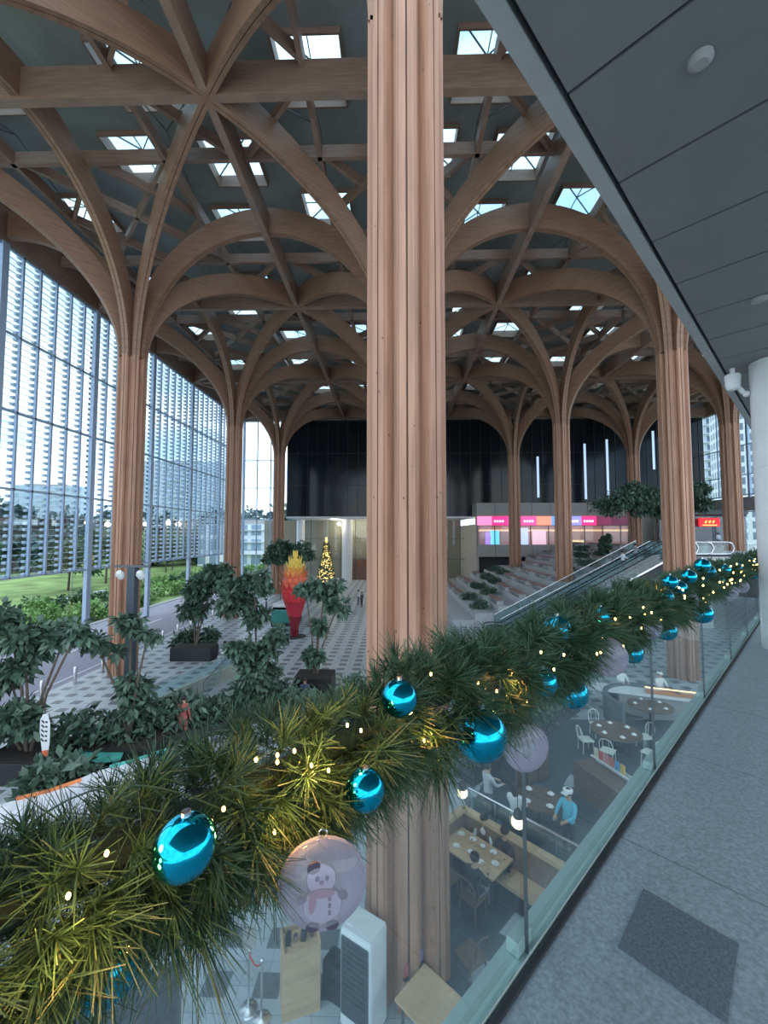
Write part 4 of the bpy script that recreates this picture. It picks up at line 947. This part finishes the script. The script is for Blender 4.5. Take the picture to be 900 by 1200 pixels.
# lamp post by left column
c=atY(155,700,16.9)
zt=atY(155,665,c.y).z; lp=thing('lamp_post','dark steel post with two white floodlights before the left timber column','lamp post',(c.x,c.y,0))
MB().box((0,0,zt/2),(.32,.32,zt)).build('post',M['frame'] if False else col('dark blue steel post',(.05,.07,.09),rough=.5),lp,bev=.02); MB().box((0,-.05,zt+.05),(1.5,.1,.1)).build('cross_arm',M['steel'],lp)
for s in(-1,1): MB().lathe([(.0,-.2),(.13,-.2),(.16,0),(.1,.12),(0,.12)],14).xf(Matrix.Translation((s*.42,-.2,zt-.25))@Matrix.Rotation(.7,4,'X')).build('floodlight',M['white'],lp,True)
# bollards
for k in range(16):
    y=20+k*2.1; tag(MB().lathe([(.09,0),(.09,.85),(.06,.92),(0,.93)],12).build('bollard',M['silver'],loc=(-17.05,y,0),smooth=True),'grey metal bollard along the road edge beyond the louvred wall','bollard','bollards along the road edge')
# plaza people
for px,py,lab,sh_,pn,ps,rz_ in ((214,868,'person in pinkish red clothes standing by the planting bed',(.45,.13,.11),(.3,.08,.08),'stand',0),
 (263,775,'person in white seated beside the long shrub box',(.75,.75,.78),(.2,.2,.25),'sit',.8),
 (357,826,'person in dark striped top seated before the black planter',(.06,.08,.13),(.5,.52,.55),'sit',PI),
 (321,800,'person in pale top standing behind the bushy plant',(.45,.5,.6),(.06,.06,.08),'stand',2.5),
 (424,712,'person with dark clothes on the far tiled plaza, right one',(.08,.08,.09),(.05,.05,.05),'stand',1),
 (420,709,'person in white on the far tiled plaza, left one',(.6,.6,.62),(.08,.08,.1),'stand',2),
 (312,722,'person walking behind the plaza trees',(.1,.1,.14),(.05,.05,.05),'stand',2)):
    p=P(px,py); person(lab,(p.x,p.y,0),rz_,ps,sh_,pn,'short',arms='down' if ps=='stand' else 'lap',dress='pinkish' in lab)
    if ps=='sit': 
        q=p; small('stone_seat','low stone seat under the '+lab,'seat',(q.x,q.y,0),MB().box((0,0,.19),(.7,.5,.38)),M['stone'],smooth=False,rz=rz_)
# escalator riders and landing people
p=atY(730,672,22.3); 
for px,py,y,lab,sh_ in ((730,672,33,'person in white shirt riding up the escalator',(.75,.8,.85)),(745,655,33,'person in grey riding higher on the escalator',(.3,.32,.35)),(842,628,48,'person in pale clothes before the dark shop',(.6,.65,.75)),(856,628,44,'person in brown by the rightmost timber column',(.25,.18,.15))):
    if y<35:
        c=atY(px,py,y); xx=c.x; w_=EX1-EX0-.2; zz=(xx-EX0)/w_*FZ
    else: c=atY(px,py,y); xx=c.x; zz=FZ
    person(lab,(xx,y,zz),-PI/2 if y<35 else 0,'stand',sh_,(.1,.1,.13),'short',arms='fwd' if y<35 else 'down')
# ------------------------------------------------------------------ outdoors
struct(MB().b2((-26.6,-20,-.12),(-17.6,140,-.04)).build('road',col('mauve grey asphalt',(.29,.29,.36),rough=.8)))
struct(MB().b2((-240,-60,-.4),(-27,260,-.1)).b2((-27,140,-.4),(300,420,-.1)).b2((60,-20,-.4),(300,140,-.1)).b2((-17.6,80.2,-.4),(60,140,-.1)).build('ground_lawn',M['grass']))
m=MB()
for k in range(22): m.b2((-22.2,10+k*4.5,-.04),(-22.05,12.2+k*4.5,-.03))
m.b2((-26.6,-10,-.04),(-26.45,130,-.03)).b2((-18.3,-10,-.04),(-18.2,130,-.03))
tag(m.build('road_marking',M['white'])and bpy.data.objects['road_marking'],'white painted lane dashes on the road beyond the bollards','road marking')
struct(MB().b2((49.1,-20,-.5),(59.9,140,-.02)).b2((-27.1,-20,-.1),(-26.6,140,.08)).b2((-42,-20,-.09),(-40,140,-.02)).build('trim_kerb',M['stone']))
for k in range(40):
    y=20+(k%20)*3.8+R.uniform(-1,1); x=-28.8-R.random()*2.5-(k//20)*6
    t=plant('roadside_shrub','bright green shrub on the verge across the road, seen under the louvred wall','shrub',(x,y,-.1),[((0,0,.7),(1.8,1.6,.9)),((1,1,.9),(1,1,.9),.5)],[([(0,0,0),(0,0,.7)],.05)],R.choice(('bright','leaf2','bright')),.35,.1,500,'green shrubs on the verge across the road')
for k in range(16):
    y=24+k*7+R.uniform(-2,2); x=-46-R.random()*14; h=R.uniform(4.5,7)
    plant('verge_tree','green tree beyond the road verge, seen through the left glazing','tree',(x,y,-.1),[((0,0,h),(3.2,3.2,2.4)),((1.5,1,h-1),(2,2,1.8),.5),((-1.5,-1,h-1),(2,2,1.6),.5)],[([(0,0,0),(.2,0,h)],.16)],R.choice(('leaf2','bright','leaf2')),.7,.2,650,'green trees beyond the road verge')
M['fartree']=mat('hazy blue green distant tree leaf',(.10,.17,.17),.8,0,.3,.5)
for k in range(26):
    a=2.05+ (k/26)*.75; d=120+R.random()*40; x=-d*math.sin(k/25*1.05+.12)*1.0; y=d*math.cos(k/25*1.05+.12); h=R.uniform(9,16)
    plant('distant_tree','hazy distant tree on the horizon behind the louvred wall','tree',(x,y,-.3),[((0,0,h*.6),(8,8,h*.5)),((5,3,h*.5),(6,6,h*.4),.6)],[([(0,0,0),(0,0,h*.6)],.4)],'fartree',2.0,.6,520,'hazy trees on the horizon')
def facade_mat(name,wall,glass,sx,sz,mortar):
    m=bpy.data.materials.new(name); m.use_nodes=True; nt=m.node_tree; b=nt.nodes['Principled BSDF']; b.inputs['Roughness'].default_value=.5
    tc=nt.nodes.new('ShaderNodeTexCoord'); mp=nt.nodes.new('ShaderNodeMapping'); sp=nt.nodes.new('ShaderNodeSeparateXYZ'); cb=nt.nodes.new('ShaderNodeCombineXYZ'); ad=nt.nodes.new('ShaderNodeMath'); ad.operation='ADD'
    nt.links.new(tc.outputs['Object'],sp.inputs[0]); nt.links.new(sp.outputs[0],ad.inputs[0]); nt.links.new(sp.outputs[1],ad.inputs[1]); nt.links.new(ad.outputs[0],cb.inputs[0]); nt.links.new(sp.outputs[2],cb.inputs[1])
    br=nt.nodes.new('ShaderNodeTexBrick'); br.offset=0; br.inputs['Scale'].default_value=1; br.inputs['Brick Width'].default_value=sx; br.inputs['Row Height'].default_value=sz; br.inputs['Mortar Size'].default_value=mortar
    br.inputs['Color1'].default_value=(*glass,1); br.inputs['Color2'].default_value=(*[g*1.5 for g in glass],1); br.inputs['Mortar'].default_value=(*wall,1)
    nt.links.new(cb.outputs[0],br.inputs['Vector']); nt.links.new(br.outputs['Color'],b.inputs['Base Color']); return m
def building(name,lab,px,Y,w,d,ztop,m_,rz=0):
    c=atY(px,620,Y); t=thing(name,lab,'building',(c.x,c.y,0),rz)
    MB().box((0,0,ztop/2),(w,d,ztop)).build('tower_body',m_,t); MB().box((0,0,ztop+.6),(w*.5,d*.5,1.2)).build('roof_plant',M['beige'],t)
    mm=MB(); z=3
    while z<ztop: mm.box((0,-d/2-.3,z),(w*.28,.8,.25)); z+=3
    mm.build('balcony',M['white'],t)['kind']='stuff'
    return t
tw=facade_mat('white tower with grey windows',(.80,.84,.9),(.16,.2,.27),2.2,3.0,.55)
building('apartment_tower','tall white apartment tower seen between the two right timber columns',826,150,20,18,110,tw,-.3)
building('apartment_tower','tall apartment tower at the far right behind the last window',882,120,14,16,100,tw,-.4)
building('apartment_tower','second pale apartment tower right of the rightmost timber column',845,190,14,16,90,tw,-.3)
ow=facade_mat('white office with blue windows',(.75,.8,.86),(.2,.3,.4),3.5,3.6,.5)
building('office_building','low white building behind the corner glazing',303,110,26,14,10.5,ow)
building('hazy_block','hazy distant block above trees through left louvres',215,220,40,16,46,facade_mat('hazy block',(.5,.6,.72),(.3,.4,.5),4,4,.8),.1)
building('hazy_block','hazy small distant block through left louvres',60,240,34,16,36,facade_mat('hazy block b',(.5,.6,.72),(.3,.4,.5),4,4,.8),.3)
for k in range(2):
    c=P(84 if k==0 else 168,690); tag(MB().tube([(0,0,0),(0,0,9)],[.12,.07],8).tube([(0,0,9),(1.6,0,9.3)],.06,8).box((1.9,0,9.3),(.8,.3,.12)).build('street_lamp',M['silver'],loc=(c.x,c.y,0)),['street lamp post left, beyond the road through the louvres','street lamp post right of the left timber column beyond the road'][k],'street lamp')
# ------------------------------------------------------------------ GARLAND
GP=P0+.0; GZ=EYE-.465
def gpoint(px):
    d=ray(px,700); d=Vector((d.x,d.y)); n=Vector((N.x,N.y)); t=GP/ d.dot(n); return d*t
def gt_of(px): q=gpoint(px); return q.dot(Vector((U.x,U.y)))
gar=thing('pine_garland','thick dark green pine garland with lights draped along the glass balustrade','garland',wk(0,GP,GZ))
def sag(t): return -.012*math.sin(t*1.9+.3)-.045*max(0,1-max(t,0)/.9)
tufts=[]; t=-.35
pos=[];dirs=[];lens=[];wid=[]
while t<11.5:
    tf=min(1,.35+.65*max(0,t)/1.0); near=max(t,.0)+.6; step=.011+.006*near
    nn=int(84/(1+near*.4))+12
    a=R.random()*2*PI; rr=R.uniform(.02,.1)
    # tuft origin & outward direction
    o=Vector((math.cos(a),math.sin(a)))   # (perp, z)
    org=wk(t,GP+o.x*rr,GZ+o.y*rr+sag(t)); out=N*o.x+Vector((0,0,o.y))+U*R.uniform(-.6,.6); out.normalize()
    dd=NR.normal(size=(nn,3))*.55+np.array(out); dd/=np.linalg.norm(dd,axis=1)[:,None]
    bl=R.uniform(.075,.125)
    if R.random()<.12: bl*=1.2
    if o.y>.1: bl*=.85*(1-(1-tf)*.55*o.y); org=org-Vector((0,0,(1-tf)*.06)); out=(out-Vector((0,0,(1-tf)*.5))).normalized(); dd=NR.normal(size=(nn,3))*.5+np.array(out); dd/=np.linalg.norm(dd,axis=1)[:,None]
    elif o.y<-.2: bl*=.92+.18*tf
    pos.append(np.tile(np.array(org),(nn,1))+np.array(out)*(NR.rand(nn,1)*.06)); dirs.append(dd); lens.append(bl*(.7+.4*NR.rand(nn))); wid.append(np.full(nn,.0009+.0006*near))
    t+=step/(3.4+2.6*max(0,1-max(0,t)/1.3))
pos=np.concatenate(pos)-np.array(gar.location); dirs=np.concatenate(dirs); lens=np.concatenate(lens); wid=np.concatenate(wid)
n=len(pos); s=np.cross(dirs,NR.normal(size=(n,3))); s/=np.linalg.norm(s,axis=1)[:,None]; tip=pos+dirs*lens[:,None]; tip[:,2]-=lens*.12
v=np.stack([pos-s*wid[:,None],pos+s*wid[:,None],tip+s*wid[:,None]*.3,tip-s*wid[:,None]*.3],1).reshape(-1,3)
print('needles',n)
o=nmesh('needles',v,np.arange(4*n).reshape(n,4),M['needle'],gar); o['kind']='stuff'
MB().tube([wk(t_*.25,GP,GZ+sag(t_*.25))-gar.location for t_ in range(-2,46)],.03,8).build('garland_core',col('dark green core',(.01,.03,.015)),gar)
# fairy lights
fl=thing('fairy_light_string','string of warm white fairy lights wound through the pine garland','string lights',wk(0,GP,GZ))
pts=[]; k=0
for q in range(-10,520):
    t=q*.022; a=t*9; pts.append(wk(t,GP+.10*math.cos(a),GZ+.10*math.sin(a)+sag(t))-fl.location)
MB().tube(pts,.0016,4).build('cable',col('green cable',(.02,.06,.03)),fl)
blist=[(125,1000,.02),(150,1112,.02),(80,1050,.0),(365,897,.02),(345,880,.02),(325,885,0),(407,850,.03),(423,856,0),(325,893,0),(385,903,0),(322,975,0),(318,1000,0),(300,890,0),(262,948,0),(505,790,.02),(520,880,0),(470,892,0),(497,868,0),(560,800,0),(582,810,0),(595,815,.02),(600,790,0),(618,822,0)]
bulbs=[]
for px,py,_ in blist:
    q=gpoint(px); dist=q.length; r_=ray(px,py); sc=(dist-.12)/math.hypot(r_.x,r_.y); bulbs.append(Vector((0,0,EYE))+r_*sc)
for k in range(62):
    t=R.uniform(.9,9.5); a=R.uniform(-.8,.8)-PI; bulbs.append(wk(t,GP+.15*math.cos(a),GZ+sag(t)+.15*math.sin(a)))
for k,b in enumerate(bulbs):
    d=(b-Vector((0,0,EYE))).length
    MB().ball((0,0,0),.0022+.0009*min(d,5),8,(1,1,1.5)).build('bulb',M['bulb'],fl,True,loc=b-fl.location)
for (px,py,e) in ((125,1000,1.1),(365,897,1.6),(407,855,.9),(80,1100,.6),(500,860,.6),(600,800,.5),(330,950,.6),(30,1100,.5),(700,735,.6),(770,700,.8),(690,770,.4)):
    q=gpoint(px); r_=ray(px,py); sc=(q.length-.17)/math.hypot(r_.x,r_.y); p=Vector((0,0,EYE))+r_*sc
    l=bpy.data.lights.new('fairy_glow','POINT'); l.energy=e*.85; l.color=(1,.46,.11); l.shadow_soft_size=.012; lo=bpy.data.objects.new('fairy_glow',l); C.objects.link(lo); lo.location=p
# baubles
def locate(px,py,rad,dn=.0):
    q=gpoint(px); r_=ray(px,py); sc=(q.length-dn-(.045 if dn>0 else 0)*(1+q.length*.15))/math.hypot(r_.x,r_.y); return Vector((0,0,EYE))+r_*sc
def bauble(px,py,rpx,lab,dn=.1,group=None):
    c=locate(px,py,0,dn); dep=(c-Vector((0,0,EYE))).dot(FW); r=rpx/484*dep*.93
    t=thing('christmas_bauble',lab,'bauble',c-Vector((0,0,r)),0,group)
    MB().ball((0,0,r),r,36).build('sphere',M['blue'],t,True)
    MB().lathe([(r*.16,2*r-.004),(r*.16,2*r+r*.14),(0,2*r+r*.15)],12).build('cap',M['silver'],t); 
    return t
bl=[(217,992,38,'shiny blue ball on the left of the garland, nearest whole one',.14),(125,1128,44,'large blue ball half buried in needles at the bottom left',.02),(428,925,25,'blue ball hanging below the warm lights left of the timber post',.18),
(468,818,23,'blue ball in front of the timber post at the top of the garland',.12),(563,860,33,'largest blue ball right of the timber post',.16),(636,799,18,'blue ball left one of the touching pair',.19),(671,812,19,'blue ball right one of the touching pair',.19),
(653,737,17,'blue ball on top of the garland above the touching pair',.1),(704,722,12,'blue ball on top of the garland right of the terrace column',.1),(741,765,13,'blue ball behind the white snow disc',.1),(781,739,12,'blue ball right of the white lilac disc',.12),(733,728,9,'small blue ball deep in the garland middle',.1)]
for b in bl: bauble(b[0],b[1],b[2],b[3],b[4])
sm=[(823,663),(829,670),(807,676),(827,684),(785,682),(849,668),(863,666),(841,680),(855,681),(780,699),(877,659),(885,672),(838,690),(823,719),(796,689),(870,676)]
for k,(x,y) in enumerate(sm): bauble(x,y,(12 if (x,y)==(823,719) else 9 if x<835 else 7),'small blue ball among the cluster at the far right end of garland' if (x,y)!=(823,719) else 'blue ball hanging lowest near the far end of the garland',.27,None if (x,y)==(823,719) else 'far cluster of blue balls')
def clear_disc(px,py,rpx,lab,dn,rot,snow=False,thick=.35):
    c=locate(px,py,0,dn); dep=(c-Vector((0,0,EYE))).dot(FW); r=rpx/484*dep
    v=Vector((c.x,c.y,0)); ang=math.atan2(-v.y,-v.x)+PI/2+rot     # -Y local faces camera
    t=thing('clear_disc_ornament',lab,'ornament',c-Vector((0,0,r)),ang)
    MB().ball((0,0,r),r,40,(1,thick,1)).build('clear_shell',M['clear'],t,True)
    MB().lathe([(r*.985,-.004),(r*1.02,-.004),(r*1.02,.004),(r*.985,.004),(r*.985,-.004)],40).xf(Matrix.Translation((0,0,r))@Matrix.Rotation(PI/2,4,'X')).build('rim',M['clear'],t,True)
    MB().tube([(r*.1*math.cos(a),0,2*r+r*.1+r*.1*math.sin(a)) for a in [k*2*PI/12 for k in range(13)]],r*.02,6).build('hanging_ring',M['silver'],t,True)
    if snow:
        y=-r*thick*.97
        def disc(x,z,a,b,m_,nm,dy=0,rot_=0,th=.002):
            o=MB().lathe([(0,-th),(1,-th),(1,th),(0,th)],28).xf(Matrix.Translation((x*r,dy,r+z*r))@Matrix.Rotation(rot_,4,'Y')@Matrix.Diagonal((a*r,1,b*r,1))@Matrix.Rotation(PI/2,4,'X'))
            return o.build(nm,m_,t)
        w=col('pale lilac print',(.52,.50,.60)); dk=col('dark plum print',(.07,.06,.10)); rd=col('muted red scarf print',(.32,.13,.20))
        disc(.0,-.25,.44,.4,dk,'print_outline',y*.5); disc(.0,-.25,.42,.38,w,'snowman_body',y*.5-.003)
        disc(-.03,.32,.34,.33,dk,'print_outline',y*.5-.001); disc(-.03,.32,.32,.31,w,'snowman_head',y*.5-.004)
        disc(-.02,.04,.3,.09,rd,'scarf',y*.5-.007); disc(-.22,-.15,.08,.22,rd,'scarf',y*.5-.007,.15)
        for x,z in ((-.12,.36),(.1,.36)): disc(x,z,.045,.045,dk,'eye',y*.5-.007)
        for z in (-.1,-.25,-.4): disc(.16,z,.035,.035,dk,'button',y*.5-.007)
        disc(-.02,.27,.05,.03,rd,'nose',y*.5-.008); disc(-.2,.62,.15,.12,dk,'hat',y*.5-.008,-.4)
        for s in (-1,1): disc(s*.22,-.68,.15,.09,dk,'foot',y*.5-.006)
        for s in (-1,1): disc(s*.46,-.05,.12,.09,dk,'mitten',y*.5-.006,s*.5)
    elif rpx>12:
        MB().lathe([(0,-.002),(r*.5,-.002),(r*.5,.002),(0,.002)],6).xf(Matrix.Translation((0,0,r))@Matrix.Rotation(PI/2,4,'X')).build('printed_insert',col('grey green print',(.25,.32,.33),var=.6,scale=30),t)
    return t
clear_disc(378,1034,50,'large clear lilac disc ornament printed with a snowman, hanging at the centre bottom',.2,0,True,.5)
clear_disc(617,876,27,'clear disc ornament with dark insert right of the largest blue ball',.14,.5)
clear_disc(712,770,22,'clear oval disc ornament with diamond insert above the round tables',.34,.3)
clear_disc(760,735,15,'white lilac disc ornament partly behind needles',.34,.5)
clear_disc(803,704,13,'clear disc ornament with lights behind it near the far end',.32,.2)
clear_disc(853,694,10,'small clear disc ornament near the far end of garland',.32,.2)
clear_disc(868,687,8,'smallest clear disc ornament beside the white column',.32,.2)
# ------------------------------------------------------------------ lights and world
def lamp(kind,loc,e,colr=(1,1,1),size=.1,rot=(0,0,0),name='fill_light'):
    l=bpy.data.lights.new(name,kind); l.energy=e; l.color=colr
    if kind=='POINT': l.shadow_soft_size=size
    if kind=='SPOT': l.spot_size=1.9; l.spot_blend=.8; l.shadow_soft_size=size
    o=bpy.data.objects.new(name,l); C.objects.link(o); o.location=loc; o.rotation_euler=rot; return o
for x in (-9,-3,4): lamp('POINT',(x,74,9.8),500,(1,.86,.6),.4)  # unseen point lights added to brighten the lobby
for x in (-10,-3,4): lamp('POINT',(x,69,9.9),260,(1,.9,.75),.4)  # more added fill under the box, no fittings there
lamp('POINT',(18,62.5,10.2),40,(1,.75,.6),.2); lamp('POINT',(27,62.5,10.2),40,(1,.75,.6),.2)
lamp('POINT',(rt.x-.5,rt.y,5.2),160,(.9,.95,1),.3); lamp('POINT',(ctr.x+.3,ctr.y+.3,4.6),110,(.9,.95,1),.3)  # unseen lights added to lift the dark restaurant
w=bpy.data.worlds.new('w'); bpy.context.scene.world=w; w.use_nodes=True; nt=w.node_tree; bg=nt.nodes['Background']
tc=nt.nodes.new('ShaderNodeTexCoord'); mp=nt.nodes.new('ShaderNodeMapping'); mp.inputs['Scale'].default_value=(1.5,1.5,4)
nz=nt.nodes.new('ShaderNodeTexNoise'); nz.inputs['Scale'].default_value=2.2; nz.inputs['Detail'].default_value=6
cr=nt.nodes.new('ShaderNodeValToRGB'); cr.color_ramp.elements[0].position=.36; cr.color_ramp.elements[1].position=.54
cr.color_ramp.elements[0].color=(.42,.66,.95,1); cr.color_ramp.elements[1].color=(.88,.96,1,1)
nt.links.new(tc.outputs['Generated'],mp.inputs[0]); nt.links.new(mp.outputs[0],nz.inputs['Vector']); nt.links.new(nz.outputs['Fac'],cr.inputs[0]); nt.links.new(cr.outputs[0],bg.inputs[0]); bg.inputs[1].default_value=2.4
sc=bpy.context.scene
cam=bpy.data.cameras.new('camera'); co=bpy.data.objects.new('camera',cam); C.objects.link(co); sc.camera=co
cam.sensor_fit='VERTICAL'; cam.sensor_height=24; cam.lens=24*F/1200; cam.clip_start=.02; cam.clip_end=1000
co.location=(0,0,EYE); co.matrix_world=Matrix.Translation((0,0,EYE))@Matrix((RT,UP,-FW)).transposed().to_4x4()
vs=sc.view_settings; vs.view_transform='Standard'; vs.look='None'; vs.gamma=1; vs.use_curve_mapping=False; vs.exposure=0.0
